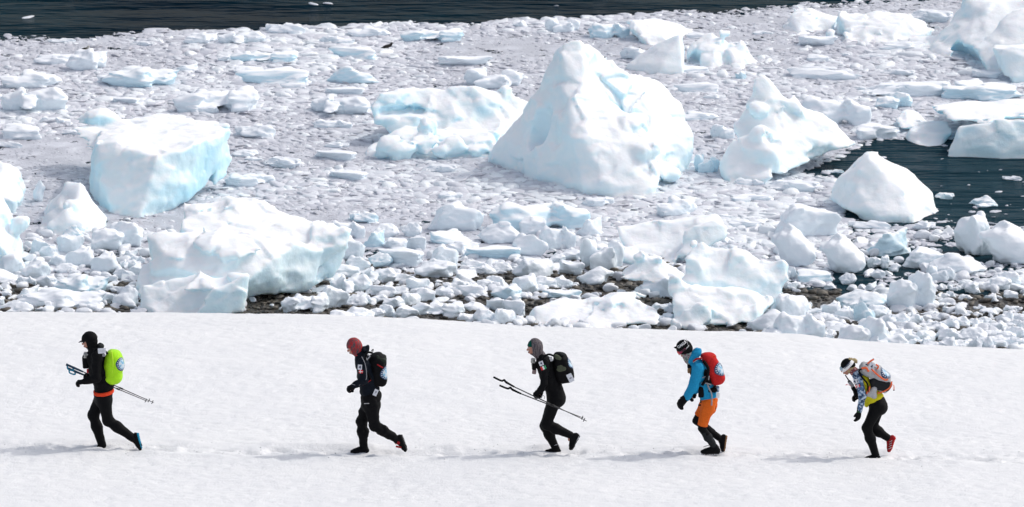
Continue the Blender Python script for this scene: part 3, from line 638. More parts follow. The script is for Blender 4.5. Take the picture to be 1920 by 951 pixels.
# -- lumps one can point at
NAMED = [
 (1225,366,1313,408,'heap','small white ice lump with a dip in its top, right below the tall peak'),
 (910,368,1106,434,'heap','wide low ragged-topped berg of white ice, below the left foot of the peak'),
 (800,378,912,434,'boulder','smooth rounded white ice block, left of the wide ragged low berg'),
 (1440,382,1578,450,'slab','large tilted white block, first behind the cluster left of the dark pool'),
 (1443,422,1534,502,'boulder','tall rounded grey white block, leftmost of the pair standing below the tilted block'),
 (1534,438,1628,514,'boulder','tall rounded grey white block, second of the pair standing below the tilted block'),
 (1604,430,1712,480,'slab','wedge of ice with a pale flat top pointing right, below the tilted wedge iceberg'),
 (1688,462,1780,504,'slab','low smooth ice tongue pointing left, right of the pointing wedge of ice'),
 (1736,468,1850,520,'peak','low pointed white ice lump overlapping the smooth ice tongue'),
 (1784,402,1866,482,'boulder','upright ice block on the right, behind the large smooth one at the border'),
 (1832,414,1960,498,'boulder','large smooth grey white ice block cut by the right border'),
 (1662,512,1756,582,'heap','knobbly white ice lump standing on the beach at the right'),
 (1568,544,1664,586,'boulder','rounded ice lump left of the knobbly one on the right beach'),
 (1594,566,1642,610,'peak','small pointed ice block in front of the rounded lump on the right beach'),
 (1850,510,1916,545,'heap','bone-shaped ice lump near the right border'),
 (1735,498,1792,528,'heap','small craggy ice lump just below the low pointed one'),
 (524,546,620,592,'heap','rough white lump at the snow edge, right of the huge sloping iceberg'),
 (590,536,656,584,'slab','squared white block behind the rough lump at the snow edge'),
 (209,536,266,586,'peak','single rounded cone of ice in the gap left of the notched blocky iceberg'),
 (98,508,204,558,'heap','irregular white block with a flat face, left of the rounded cone of ice'),
 (24,535,200,588,'heap','long low heap of white ice along the snow edge at the far left'),
 (40,486,96,526,'boulder','round ice block standing alone near the left border'),
 (115,422,156,448,'peak','small rounded ice hump right under the cone-shaped iceberg'),
 (168,416,270,470,'heap','cluster-like white ice lump with a hole, below the fluted flat-topped iceberg'),
 (672,432,726,464,'slab','small square ice block floating alone in the centre left'),
 (762,442,802,470,'slab','small dark-sided ice block right of the lone square block'),
 (700,462,800,500,'slab','smooth oblong ice lump sloping to the right, below the lone square block'),
 (690,474,738,502,'boulder','egg-shaped ice lump in front of the smooth oblong one'),
 (800,430,898,458,'slab','flat oblong ice floe just below the smooth rounded block'),
 (890,414,984,458,'peak','pointed white ice lump right of the flat oblong floe'),
 (1008,422,1080,468,'heap','curled white ice lump shaped like a hook, left of the slab with a long tongue'),
 (868,458,986,488,'slab','long smooth grey ice floe in the lower centre'),
 (918,534,990,570,'boulder','rounded white lump at the edge of the dark gravel in the centre'),
 (770,560,876,600,'heap','low white block with a crumbled right end at the snow edge, centre left'),
 (960,482,1040,526,'boulder','double-humped ice lump on the beach above the centre heap'),
 (1040,488,1100,520,'slab','flat smooth ice lump left of the weathered overhanging one'),
 (1008,540,1092,566,'slab','thin ice plate leaning on the gravel above the centre heap'),
 (1815,366,1872,390,'peak','tiny white berg in the dark pool near the right border'),
 (1878,329,1918,339,'floe','thin flat floe drifting in the dark pool at the right border'),
 (1546,317,1584,325,'floe','thin flat floe drifting between the spiked iceberg and the tilted wedge'),
 (1752,360,1790,374,'floe','small flat floe right behind the tilted wedge iceberg'),
 (1588,412,1674,432,'floe','low bubbly floe touching the front of the tilted wedge iceberg'),
 (1710,412,1756,432,'heap','small grey ice lump at the right front corner of the tilted wedge iceberg'),
 (1490,505,1560,530,'slab','low ice plate between the standing pair and the dark beach'),
 (1020,32,1092,62,'heap','small iceberg at the open water edge, directly behind the tall peak'),
 (1100,38,1180,72,'heap','low blue-shaded ice hump between the tall peak and the slanting slab'),
 (960,38,992,54,'boulder','small dome of ice at the open water edge, left behind the tall peak'),
 (748,50,872,80,'heap','long knobbed floe near the open water edge, upper centre'),
 (868,124,985,168,'heap','broad white floe with a bluish front just left of the peak summit'),
 (1158,86,1240,118,'floe','low crumbled floe squeezed between the tall peak and the sail-shaped slab'),
 (1378,134,1400,150,'floe','flat floe in front of the turreted iceberg'),
 (1610,150,1790,184,'floe','very long low white floe below the enormous corner iceberg'),
 (1760,154,1918,190,'floe','long low white floe running to the right border'),
 (1490,176,1636,236,'heap','broad crumpled white iceberg behind the spiked one'),
 (1470,125,1620,150,'floe','long flat floe below the long two-humped iceberg'),
 (1640,172,1712,205,'heap','lumpy floe left of the snow rim of the ice shelf'),
 (1600,228,1690,262,'floe','low white floe joining the spiked iceberg and the turquoise lump'),
 (1700,15,1790,42,'floe','far flat floe behind the long two-humped iceberg'),
 (120,88,206,134,'heap','upright rough ice block in a long floe, upper left'),
 (60,100,150,122,'floe','thin long floe left of the upright rough block'),
 (190,118,336,166,'heap','long blue-fronted ice ridge, upper left'),
 (318,158,490,214,'heap','spread white iceberg with a square knob at its left end'),
 (0,128,118,168,'heap','wide white floe at the left border, upper one of two'),
 (0,164,130,218,'heap','wide white floe at the left border, lower one of two'),
 (0,232,82,262,'slab','flat-sided white floe near the left border, above the rounded iceberg'),
 (340,58,412,84,'heap','white ice hump at the open water edge, upper left'),
 (408,58,500,88,'heap','jagged white floe right of the hump at the open water edge'),
 (610,88,720,114,'slab','pale blue ice block in the upper centre left'),
 (440,128,596,162,'slab','long smooth pale blue ice ridge, upper centre left'),
 (612,120,712,158,'peak','sloping blue-shaded ice hump right of the long smooth ridge'),
 (574,178,696,222,'heap','broad white floe left of the low turquoise iceberg'),
 (430,92,560,120,'heap','crumbly white floe between the jagged one and the pale blue block'),
 (1060,80,1075,86,'floe','tiny floe right beside the peak summit'),
 (1330,232,1378,262,'floe','small floe in the channel between the tall peak and the spiked iceberg'),
 (1300,290,1350,325,'heap','low ice block at the right foot of the tall peak'),
 (420,322,520,352,'heap','bumpy white floe right of the fluted flat-topped iceberg'),
 (440,230,520,262,'floe','low white floe right behind the fluted flat-topped iceberg'),
 (655,395,712,420,'floe','small grey floe alone in the fine drift ice, centre left'),
 (60,340,86,380,'boulder','small upright block between the rounded border iceberg and the cone-shaped one'),
 (1450,462,1470,478,'boulder','little ice ball on the water left of the standing pair'),
]
for i, (x0, y0, x1, y1, st, lab) in enumerate(NAMED):
    big = (x1 - x0) > 100 and y1 < 260
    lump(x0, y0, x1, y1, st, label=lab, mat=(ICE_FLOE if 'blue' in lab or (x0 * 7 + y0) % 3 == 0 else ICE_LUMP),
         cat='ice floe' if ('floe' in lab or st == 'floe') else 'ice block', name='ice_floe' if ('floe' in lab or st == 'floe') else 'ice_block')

# -- lumps nothing tells apart, by region
rr = random.Random(42)
taken = [(a, b, c, d) for a, b, c, d, *_ in NAMED if (c - a) < 130]
BIG = [(255,366,652,575),(262,515,470,600),(915,70,1300,374),(160,215,445,412),(1245,462,1480,622),(1100,405,1362,500),(1563,280,1768,418),(-60,320,60,515),(55,342,206,443),(985,550,1248,620),(1160,482,1282,566),(1344,150,1610,349),(680,160,1010,302),(1776,190,1990,300),(1730,-60,1990,140),(1450,16,1746,86)]
def fill(n, xr, yr, wr, label, group, styles, overlap=.25, name='ice_lump', cat='ice lump', cond=None, asp=(.42, .72), mat=None, inbig=False):
    made = 0; tries = 0
    while made < n and tries < n * 60:
        tries += 1
        y1 = rr.uniform(*yr); x = rr.uniform(*xr); w = rr.uniform(*wr) * (rr.random() ** .6 * .7 + .5)
        if cond and not cond(x, y1): continue
        h = w * rr.uniform(*asp); b = (x - w / 2, y1 - h, x + w / 2, y1)
        bad = False
        for t in taken:
            ix = min(b[2], t[2]) - max(b[0], t[0]); iy = min(b[3], t[3]) - max(b[1], t[1])
            if ix > 0 and iy > 0 and ix * iy > overlap * min(w * h, (t[2] - t[0]) * (t[3] - t[1])): bad = True; break
        if bad: continue
        if any(t[0] + 4 < x < t[2] - 4 and t[1] < y1 < t[3] - 1 for t in BIG): continue
        taken.append(b); made += 1
        st_ = rr.choice(styles); LOOSE.append((b, st_, cat, lump(*b, style=st_, label=label, group=group, name=name, cat=cat, mat=mat, rng=rr)))
    return made
tot = 0
LOOSE = []
tot += fill(70, (-20, 270), (476, 598), (34, 84), 'one of the small grey white ice lumps crowded on the shore at the far left', 'ice lumps crowded on the left shore', ['boulder', 'heap', 'slab', 'boulder'], .34)
tot += fill(135, (600, 1260), (440, 614), (40, 106), 'one of the small rounded ice lumps strewn over the dark beach in the middle', 'ice lumps strewn over the middle of the beach', ['boulder', 'heap', 'boulder', 'slab'], .34,
            cond=lambda x, y: not (460 < x < 640 and y > 566))
tot += fill(52, (1440, 1940), (470, 598), (26, 68), 'one of the small ice lumps scattered in the shallow water at the lower right', 'ice lumps scattered in the shallows at the right', ['boulder', 'heap', 'boulder', 'slab'], .12,
            cond=lambda x, y: not (1465 < x < 1600 and y > 545))
tot += fill(84, (1440, 1960), (596, 668), (40, 104), 'one of the white ice lumps packed in a band along the snow edge at the lower right', 'ice lumps packed along the snow edge at the right', ['boulder', 'heap', 'boulder', 'heap'], .5,
            cond=lambda x, y: y > 594 + max(0, 1530 - x) * .15, mat=ICE_LUMP)
def in_pool(x, y): return 1490 < x and 262 < y < 480 and not (x < 1600 and y < 300 - (x - 1500) * .3)
def edge_row(x): return np.interp(x, [0, 200, 400, 600, 800, 1000, 1200, 1400, 1600, 1750, 1925], [72, 62, 55, 48, 42, 36, 26, 16, 2, -10, -24])
tot += fill(60, (-20, 1940), (60, 430), (40, 110), 'one of the low white floes rising a little above the fine drift ice', 'low white floes in the drift ice', ['floe', 'heap', 'floe', 'slab'], .15, name='ice_floe', cat='ice floe',
            cond=lambda x, y: y > edge_row(x) + 14 and not in_pool(x, y), asp=(.18, .32), mat=ICE_LUMP)
MARKS = [(255,366,652,575,'the huge sloping iceberg'),(262,515,470,590,'the notched blocky iceberg'),(915,70,1300,374,'the tall peak'),(160,215,445,412,'the fluted flat-topped iceberg'),
 (1250,462,1480,615,'the torn-crested iceberg'),(1100,405,1362,500,'the long-tongued ice slab'),(1563,280,1768,418,'the tilted wedge iceberg'),(-60,400,60,515,'the lumpy border iceberg'),(-60,318,45,402,'the rounded border iceberg'),
 (55,342,206,443,'the cone-shaped iceberg'),(985,550,1248,618,'the wide heap at the snow edge'),(1160,482,1282,566,'the overhanging beach lump'),(1344,150,1610,349,'the spiked iceberg'),(680,160,1010,302,'the turquoise bulging iceberg'),
 (1776,190,1920,300,'the blue-walled ice shelf'),(1730,0,1920,140,'the enormous corner iceberg'),(1450,16,1746,86,'the two-humped iceberg'),(1283,55,1450,132,'the turreted iceberg'),(1175,60,1283,142,'the sail-shaped slab'),
 (1662,512,1756,582,'the knobbly beach lump'),(1832,414,1920,498,'the large smooth border block'),(1736,468,1850,520,'the low pointed lump'),(524,546,620,592,'the rough lump at the snow edge'),(209,536,266,586,'the lone rounded cone'),
 (672,432,726,464,'the lone square block'),(868,458,986,488,'the long smooth grey floe'),(800,378,912,434,'the smooth rounded block'),(770,560,876,600,'the crumbled low block'),(910,368,1106,434,'the wide ragged berg'),
 (440,128,596,162,'the long smooth ridge'),(190,118,336,166,'the blue-fronted ridge'),(318,158,490,214,'the square-knobbed iceberg'),(0,128,118,218,'the wide border floes'),(748,50,872,80,'the long knobbed floe'),
 (1850,510,1916,545,'the bone-shaped lump'),(1568,544,1664,610,'the small pointed beach block'),(1534,438,1628,514,'the standing pair of blocks'),(24,535,200,588,'the long heap at the snow edge'),(40,486,96,526,'the round lone block'),(168,416,270,470,'the holed lump'),(1225,366,1313,408,'the dip-topped lump'),(918,534,990,570,'the rounded gravel-edge lump')]
groups_ = {}
for b, st_, cat_, o in LOOSE:
    cx, cy = (b[0] + b[2]) / 2, (b[1] + b[3]) / 2; best = None
    for m in MARKS:
        dx = max(m[0] - cx, 0, cx - m[2]); dy = max(m[1] - cy, 0, cy - m[3]) * 1.8
        d = math.hypot(dx, dy)
        if best is None or d < best[0]:
            mx, my = (m[0] + m[2]) / 2, (m[1] + m[3]) / 2
            if dx >= dy: dr = 'to the left of' if cx < mx else 'to the right of'
            else: dr = 'behind' if cy < my else 'in front of'
            best = (d, m[4], dr)
    groups_.setdefault((best[1], best[2]), []).append((best[0], b, st_, cat_, o))
ORD = ['closest', 'second', 'third', 'fourth', 'fifth', 'sixth', 'seventh', 'eighth', 'ninth', 'tenth', 'eleventh', 'twelfth', 'thirteenth', 'fourteenth', 'fifteenth', 'sixteenth', 'seventeenth', 'eighteenth', 'nineteenth', 'twentieth', 'farthest', 'very farthest', 'outermost', 'last']
ADJ = {'boulder': 'rounded', 'heap': 'knobbly', 'slab': 'angular', 'floe': 'flat', 'peak': 'pointed'}
for (mk, dr), L_ in groups_.items():
    cnt = {}
    for d, b, st_, cat_, o in sorted(L_, key=lambda t: t[0]):
        k_ = (ADJ[st_], cat_); i = cnt.get(k_, 0); cnt[k_] = i + 1
        o['label'] = '%s %s %s %s %s' % (ORD[i] if i else 'closest', ADJ[st_], cat_, dr, mk)
print('LUMPS', tot, len(NAMED))

# ------------------------------------------------------------------ brash ice: thousands of fragments on the water
r = np.random.RandomState(21)
def clusters(x, y): return fbm(x * .16, y * .22, x * 0 + 3, 3)
def brash(n, lo, hi, flat, Yr, seedt):
    X = r.uniform(-18, 18, n); Y = r.uniform(*Yr, n)
    t = CAM_H / Y; v = (SP - t * CP) / (CP + t * SP)
    px = 960 + X * FPX / (Y * CP + CAM_H * SP); row = 475.5 - v * FPX
    e = np.interp(px, [-400, 0, 200, 400, 600, 800, 1000, 1200, 1400, 1600, 1925, 2400], [80, 72, 62, 55, 48, 42, 36, 26, 14, 2, -26, -60])
    ragged = 5 * vnoise(px / 60, row * 0, row * 0) + 3 * vnoise(px / 17, row * 0 + 3, row * 0)
    p = np.clip((row - e - ragged) / 9 + .10, 0, 1)
    p = np.where(row < e - 16, .0006, p)
    pool = (px > 1470) & (row > 262) & (row < 600)
    line = np.interp(px, [1470, 1500, 1560, 1640, 1700, 2400], [330, 322, 300, 262, 262, 262])
    inp = pool & (row > line)
    lowb = np.interp(px, [1470, 1560, 1600, 2400], [326, 330, 480, 470])
    p = np.where(inp & (row < lowb), .004 + .08 * np.clip((px - 1560) * 0 + (row - 380) / 90, 0, 1) * (clusters(X * 3, Y * 3) > .1), p)
    p = np.where((px > 1560) & (row >= 425), .40 * (clusters(X * 2, Y * 2) > -.15), p)
    for (cx, cy, rx, ry) in ((1120, 372, 200, 22), (660, 290, 60, 14), (1330, 262, 30, 30), (190, 440, 110, 18), (1180, 385, 90, 14), (640, 440, 50, 50)):
        p = p * (1 - .45 * np.exp(-(((px - cx) / rx) ** 2 + ((row - cy) / ry) ** 2)))
    c = clusters(X, Y)
    p = p * np.clip(1.0 + .5 * c, .45, 1)
    ok = r.rand(n) < p
    X, Y, row, px, c = X[ok], Y[ok], row[ok], px[ok], c[ok]; n = len(X)
    s = np.exp(r.uniform(math.log(lo), math.log(hi), n)) * (1 + .6 * np.clip(c, -1, 1))
    s *= np.where(row < 130, 1.25, 1.0)
    S = np.stack([s * r.uniform(.8, 1.5, n), s * r.uniform(.6, 1.1, n), s * flat * r.uniform(.5, 1.5, n)], -1)
    tone = np.clip(r.beta(2.6, 2.6, n) + .34 * c - .03, 0, 1)
    w_ = r.rand(n) < .04; S[:, 2] = np.where(w_, S[:, 2] * 2.2, S[:, 2]); tone = np.where(w_, r.uniform(.9, 1.0, n), tone)   # the few snow-capped pieces
    return np.stack([X, Y, -.2 * S[:, 2]], -1), S, r.uniform(0, 6.28, n), tone
A = brash(90000, .06, .26, .20, (113, 152), 0)
B = brash(150000, .03, .08, .35, (113, 150), 1)
xs_ = np.arange(-19, 19, .16); ys_ = np.arange(113.5, 153, .16)
GX, GY = np.meshgrid(xs_, ys_, indexing='ij')
def brash_p(X, Y):
    t = CAM_H / Y; v = (SP - t * CP) / (CP + t * SP); px = 960 + X * FPX / (Y * CP + CAM_H * SP); row = 475.5 - v * FPX
    e = np.interp(px, [-400, 0, 200, 400, 600, 800, 1000, 1200, 1400, 1600, 1925, 2400], [80, 72, 62, 55, 48, 42, 36, 26, 14, 2, -26, -60])
    line = np.interp(px, [1400, 1500, 1560, 1640, 1700, 2400], [600, 325, 300, 262, 262, 262])
    ok = (row > e + 8 + 5 * vnoise(px / 40, row * 0, row * 0)) & ~((px > 1440) & (row > line - 4 + 6 * vnoise(px / 25, row / 25, row * 0))) & (row < 470)
    return ok & (fbm(X * 2.0, Y * 3.2, X * 0 + 6, 3) > -1.0)
okc = brash_p(GX, GY); ii = np.arange(GX.size).reshape(GX.shape)
m_ = okc[:-1, :-1] & okc[1:, 1:] & okc[1:, :-1] & okc[:-1, 1:]
Fs_ = np.stack([ii[:-1, :-1][m_], ii[1:, :-1][m_], ii[1:, 1:][m_], ii[:-1, 1:][m_]], -1)
jx, jy = r.uniform(-.05, .05, GX.shape), r.uniform(-.05, .05, GX.shape)
Vs_ = np.stack([GX + jx, GY + jy, .002 + .009 * (fbm(GX * 4, GY * 4, GX * 0, 2) + .5)], -1).reshape(-1, 3)
me = mesh_np('slush', Vs_, Fs_)
at = me.attributes.new('tone', 'FLOAT', 'POINT'); at.data.foreach_set('value', np.clip(.16 + .55 * fbm(GX * 2, GY * 3, GX * 0 + 8, 3), 0, 1).ravel().astype(np.float32))
o = link('slush', me, BRASH); tag(o, 'grey frozen slush between the broken pieces of drift ice', 'slush', kind='stuff')
temps = [template(40 + i, 1.0, 2, .08) for i in range(10)]
small = [template(60 + i, 1.0, 1, .2) for i in range(6)]
o = scatter('brash_ice', temps, *A, BRASH); tag(o, 'grey white brash ice, flat broken pieces covering the water out to the open sea', 'brash ice', kind='stuff')
o = scatter('ice_crumbs', small, *B, BRASH); tag(o, 'fine crumbs of ice filling the gaps between the broken pieces', 'ice crumbs', kind='stuff')

# small bits of ice lying between the lumps on the beach and in the shallows (uncountable)
r = np.random.RandomState(77); n = 9000
X = r.uniform(-14, 14, n); Y = r.uniform(105, 119.5, n)
t = CAM_H / Y; v = (SP - t * CP) / (CP + t * SP); px = 960 + X * FPX / (Y * CP + CAM_H * SP); row = 475.5 - v * FPX
c = fbm(X * .45 + 4, Y * .6, X * 0, 3)
p = np.clip(.32 + .9 * c, 0, 1)
p = np.where((px > 640) & (px < 1240) & (row > 520), p * .95, p)
p = np.where(px < 480, np.maximum(p, .45), p)
p = np.where((px > 1440) & (row > 592), .7, p)
p = np.where((px > 1450) & (px < 1640) & (row > 545) & (row < 600), .05, p)
p = np.where((px > 455) & (px < 650) & (row > 562), .03, p)
ok = (r.rand(n) < p) & (row > 430); X, Y = X[ok], Y[ok]; n = len(X)
s = np.exp(r.uniform(math.log(.06), math.log(.20), n)); S = np.stack([s * r.uniform(.9, 1.6, n), s * r.uniform(.7, 1.1, n), s * r.uniform(.5, .9, n)], -1)
Z = np.maximum(shore_z(X, Y), 0) + s * .2
temps = [template(140 + i, 1.0, 3, .03) for i in range(8)]
o = scatter('ice_rubble', temps, np.stack([X, Y, Z], -1), S, r.uniform(0, 6.28, n), np.clip(r.normal(.9, .08, n), 0, 1), BRASH)
tag(o, 'small bits of broken ice lying between the lumps along the shore', 'ice rubble', kind='stuff')
# ------------------------------------------------------------------ people: every body and garment is one carved surface
def capsule(X, Y, Z, a, b, ra, rb, fy=1.0):
    """tapered limb from a to b; fy < 1 flattens it across the walking direction"""
    a, b = np.array(a, float), np.array(b, float); d = b - a; L2 = max(float(d @ d), 1e-9)
    px, py, pz = X - a[0], Y - a[1], Z - a[2]
    t = np.clip((px * d[0] + py * d[1] + pz * d[2]) / L2, 0, 1)
    qx, qy, qz = px - t * d[0], (py - t * d[1]) / fy, pz - t * d[2]
    return np.sqrt(qx * qx + qy * qy + qz * qz) - (ra + (rb - ra) * t)
def ellip(X, Y, Z, c, r, ang=0.0):
    """ellipsoid turned by ang in the walking plane"""
    x, y, z = X - c[0], Y - c[1], Z - c[2]; ca, sa = math.cos(ang), math.sin(ang)
    u, w = x * ca + z * sa, -x * sa + z * ca
    return (np.sqrt((u / r[0]) ** 2 + (y / r[1]) ** 2 + (w / r[2]) ** 2) - 1) * min(r)
def rbox(X, Y, Z, c, h, rr, ang=0.0):
    x, y, z = X - c[0], Y - c[1], Z - c[2]; ca, sa = math.cos(ang), math.sin(ang)
    u, w = np.abs(x * ca + z * sa) - (h[0] - rr), np.abs(-x * sa + z * ca) - (h[2] - rr); y = np.abs(y) - (h[1] - rr)
    return np.sqrt(np.maximum(u, 0) ** 2 + np.maximum(y, 0) ** 2 + np.maximum(w, 0) ** 2) + np.minimum(np.maximum(u, np.maximum(y, w)), 0) - rr
def carve(name, prims, mat, parent, vx=.010, k=.03, wr=0.0, wf=14.0, grow=0.0, cut=None, seed=0.0):
    """prims: ('c',a,b,ra,rb[,fy]) | ('e',c,r,ang) | ('b',c,h,rr,ang); merged smoothly, wrinkled, made one mesh"""
    lo = np.array([9.] * 3); hi = -lo
    for p in prims:
        if p[0] == 'c': pts = np.array([p[1], p[2]]); R = max(p[3], p[4])
        elif p[0] == 'e': pts = np.array([p[1]]); R = max(p[2])
        else: pts = np.array([p[1]]); R = float(np.linalg.norm(p[2]))
        RR = np.array([R, R * (p[5] if p[0] == 'c' and len(p) > 5 else 1.0), R]); RR = np.maximum(RR, R)
        lo = np.minimum(lo, pts.min(0) - RR); hi = np.maximum(hi, pts.max(0) + RR)
    lo -= .03 + grow; hi += .03 + grow
    X, Y, Z = grid(lo, hi, vx); D = None
    for p in prims:
        if p[0] == 'c': d = capsule(X, Y, Z, *p[1:])
        elif p[0] == 'e': d = ellip(X, Y, Z, *p[1:])
        else: d = rbox(X, Y, Z, *p[1:])
        D = d if D is None else smin(D, d, k)
    D = D - grow
    if wr: D = D + wr * (1 - 2 * np.abs(vnoise(X * wf + seed, Y * wf * .6, Z * wf * 1.25))) + wr * .5 * vnoise(X * wf * 2.3, Y * wf * 2 + seed, Z * wf * 2.3)
    if cut: 
        for c in cut: D = np.maximum(D, c(X, Y, Z))
    V, Q = polygonise(name, D, lo, vx)
    return link(name, mesh_np(name, V, Q), mat, parent)
def tube(name, pts, rad, mat, parent, seg=8, flat=1.0, smooth=4):
    """a bent rod, cord or strap"""
    P = [Vector(p) for p in pts]
    if smooth > 1 and len(P) > 2:
        Q = []
        for i in range(len(P) - 1):
            p0, p1, p2, p3 = P[max(i - 1, 0)], P[i], P[i + 1], P[min(i + 2, len(P) - 1)]
            for j in range(smooth):
                t = j / smooth
                Q.append(.5 * ((2 * p1) + (p2 - p0) * t + (2 * p0 - 5 * p1 + 4 * p2 - p3) * t * t + (3 * p1 - p0 - 3 * p2 + p3) * t ** 3))
        Q.append(P[-1]); P = Q
    rs = rad if isinstance(rad, (list, tuple)) else [rad, rad]
    V, F = [], []
    for i, p in enumerate(P):
        t = (P[min(i + 1, len(P) - 1)] - P[max(i - 1, 0)]).normalized()
        y = Vector((0, 1, 0)); n = t.cross(y)
        if n.length < .1: n = t.cross(Vector((1, 0, 0)))
        n.normalize(); bn = t.cross(n)
        u = i / (len(P) - 1) * (len(rs) - 1); k = min(int(u), len(rs) - 2); r = rs[k] + (rs[k + 1] - rs[k]) * (u - k)
        for s in range(seg):
            a = 2 * math.pi * s / seg; V.append(p + n * (math.cos(a) * r) + bn * (math.sin(a) * r * flat))
    n = len(P)
    for i in range(n - 1):
        for s in range(seg): F.append((i * seg + s, (i + 1) * seg + s, (i + 1) * seg + (s + 1) % seg, i * seg + (s + 1) % seg))
    me = bpy.data.meshes.new(name); bm = bmesh.new(); vs = [bm.verts.new(v) for v in V]
    for f in F: bm.faces.new([vs[i] for i in f])
    bm.faces.new(vs[:seg]); bm.faces.new(vs[-seg:][::-1]); bmesh.ops.recalc_face_normals(bm, faces=bm.faces)
    for f in bm.faces: f.smooth = True
    bm.to_mesh(me); bm.free()
    return link(name, me, mat, parent)
def solid(name, c, ux, uy, w, h, t, mat, parent, rnd=0.0, seg=5, bend=0.0):
    """a small flat plate (card, flag, badge ground) standing at c with axes ux (width) and uy (height)"""
    ux, uy = Vector(ux).normalized(), Vector(uy); uy = (uy - ux * uy.dot(ux)).normalized(); n = ux.cross(uy)
    pts = []
    if rnd >= 1:                                         # ellipse
        for i in range(28): a = 2 * math.pi * i / 28; pts.append((math.cos(a) * w / 2, math.sin(a) * h / 2))
    else:
        r = rnd * min(w, h) / 2
        for sx, sy, a0 in ((1, -1, -90), (1, 1, 0), (-1, 1, 90), (-1, -1, 180)):
            for i in range(4 if r else 1):
                a = math.radians(a0 + (30 * i if r else 0)); pts.append((sx * (w / 2 - r) + math.cos(a) * r * (1 if r else 0), sy * (h / 2 - r) + math.sin(a) * r * (1 if r else 0)))
    bm = bmesh.new(); c = Vector(c)
    f = [bm.verts.new(c + ux * x + uy * y + n * (t / 2 - bend * (x * x + y * y))) for x, y in pts]
    b = [bm.verts.new(c + ux * x + uy * y - n * (t / 2 + bend * (x * x + y * y))) for x, y in pts]
    k = len(pts); bm.faces.new(f); bm.faces.new(b[::-1])
    for i in range(k): bm.faces.new((f[i], b[i], b[(i + 1) % k], f[(i + 1) % k]))
    bmesh.ops.recalc_face_normals(bm, faces=bm.faces)
    me = bpy.data.meshes.new(name); bm.to_mesh(me); bm.free()
    return link(name, me, mat, parent)
def letters(name, text, c, ux, uy, size, mat, parent, on=None, depth=.002):
    """writing; `on` = (centre, radii, angle) wraps it round an ellipsoid"""
    cu = bpy.data.curves.new(name, 'FONT'); cu.body = text; cu.size = size; cu.align_x = 'CENTER'; cu.align_y = 'CENTER'; cu.extrude = depth; cu.offset = size * .025
    tmp = bpy.data.objects.new('tmp', cu); COL.objects.link(tmp)
    me = bpy.data.meshes.new_from_object(tmp.evaluated_get(bpy.context.evaluated_depsgraph_get())); bpy.data.objects.remove(tmp); me.name = name
    ux, uy = Vector(ux).normalized(), Vector(uy); uy = (uy - ux * uy.dot(ux)).normalized(); n = ux.cross(uy); c = Vector(c)
    for v in me.vertices:
        p = c + ux * v.co.x + uy * v.co.y; z = v.co.z
        if on:
            cc, r, ang = on; q = p - Vector(cc); ca, sa = math.cos(ang), math.sin(ang)
            u, w = q.x * ca + q.z * sa, -q.x * sa + q.z * ca
            s = 1 - (u / r[0]) ** 2 - (w / r[2]) ** 2
            y = -r[1] * math.sqrt(max(s, .02)) - .003 + (-z)
            p = Vector((p.x, cc[1] + y, p.z))
        else: p = p + n * z
        v.co = p
    me.update(); me.materials.clear(); return link(name, me, mat, parent)
def hand_prims(w, dirv, out, curl=.9, size=1.0, thick=0.0, thumb=None):
    """palm, four unequal bent fingers and a thumb. w wrist, dirv along the forearm, out = palm side (fingers curl towards it)"""
    w, d, o = Vector(w), Vector(dirv).normalized(), Vector(out); o = (o - d * o.dot(d)).normalized(); s = d.cross(o)
    L = .085 * size; pr = []
    knuck = []
    for i, (sp, ln) in enumerate(((-.030, .068), (-.010, .078), (.010, .073), (.028, .058))):
        b = w + d * L + s * sp * size; knuck.append(b)
        pr.append(('c', w + s * sp * .6 * size, b, .016 + thick, .013 + thick))
        a1 = curl * .75; d1 = d * math.cos(a1) + o * math.sin(a1); m1 = b + d1 * ln * .45 * size
        a2 = curl * 1.75; d2 = d * math.cos(a2) + o * math.sin(a2); m2 = m1 + d2 * ln * .35 * size
        a3 = curl * 2.5; d3 = d * math.cos(a3) + o * math.sin(a3); m3 = m2 + d3 * ln * .25 * size
        pr += [('c', b, m1, .0105 + thick, .0100 + thick), ('c', m1, m2, .0100 + thick, .0090 + thick), ('c', m2, m3, .0090 + thick, .0075 + thick)]
    ts = s * -1
    t0 = w + d * .025 * size + ts * .026 * size; t1 = t0 + (d * .75 + ts * .55 + o * .35).normalized() * .038 * size; t2 = t1 + (d * .8 + o * .6).normalized() * .032 * size
    pr += [('c', t0, t1, .014 + thick, .011 + thick), ('c', t1, t2, .011 + thick, .009 + thick)]
    return [(p[0], tuple(p[1]), tuple(p[2]), *p[3:]) for p in pr]

class Frame:
    """turns picture positions of one walker into that walker's own coordinates"""
    def __init__(self, px, row, Y=YF):
        self.Y = Y; z = on_y(px, row, Y); self.x0 = z[0]
        self.org = np.array([z[0], Y, float(snow_z(z[0], Y))]);
    def crop(self, ox, oy, k): self.ox, self.oy, self.k = ox, oy, k; return self
    def __call__(self, cx, cy, dy=0.0):
        px, py = self.ox + cx / self.k, self.oy + cy / self.k
        p = on_y(px, py, self.Y + dy) - self.org
        return (float(p[0]), float(p[1]), float(p[2]))

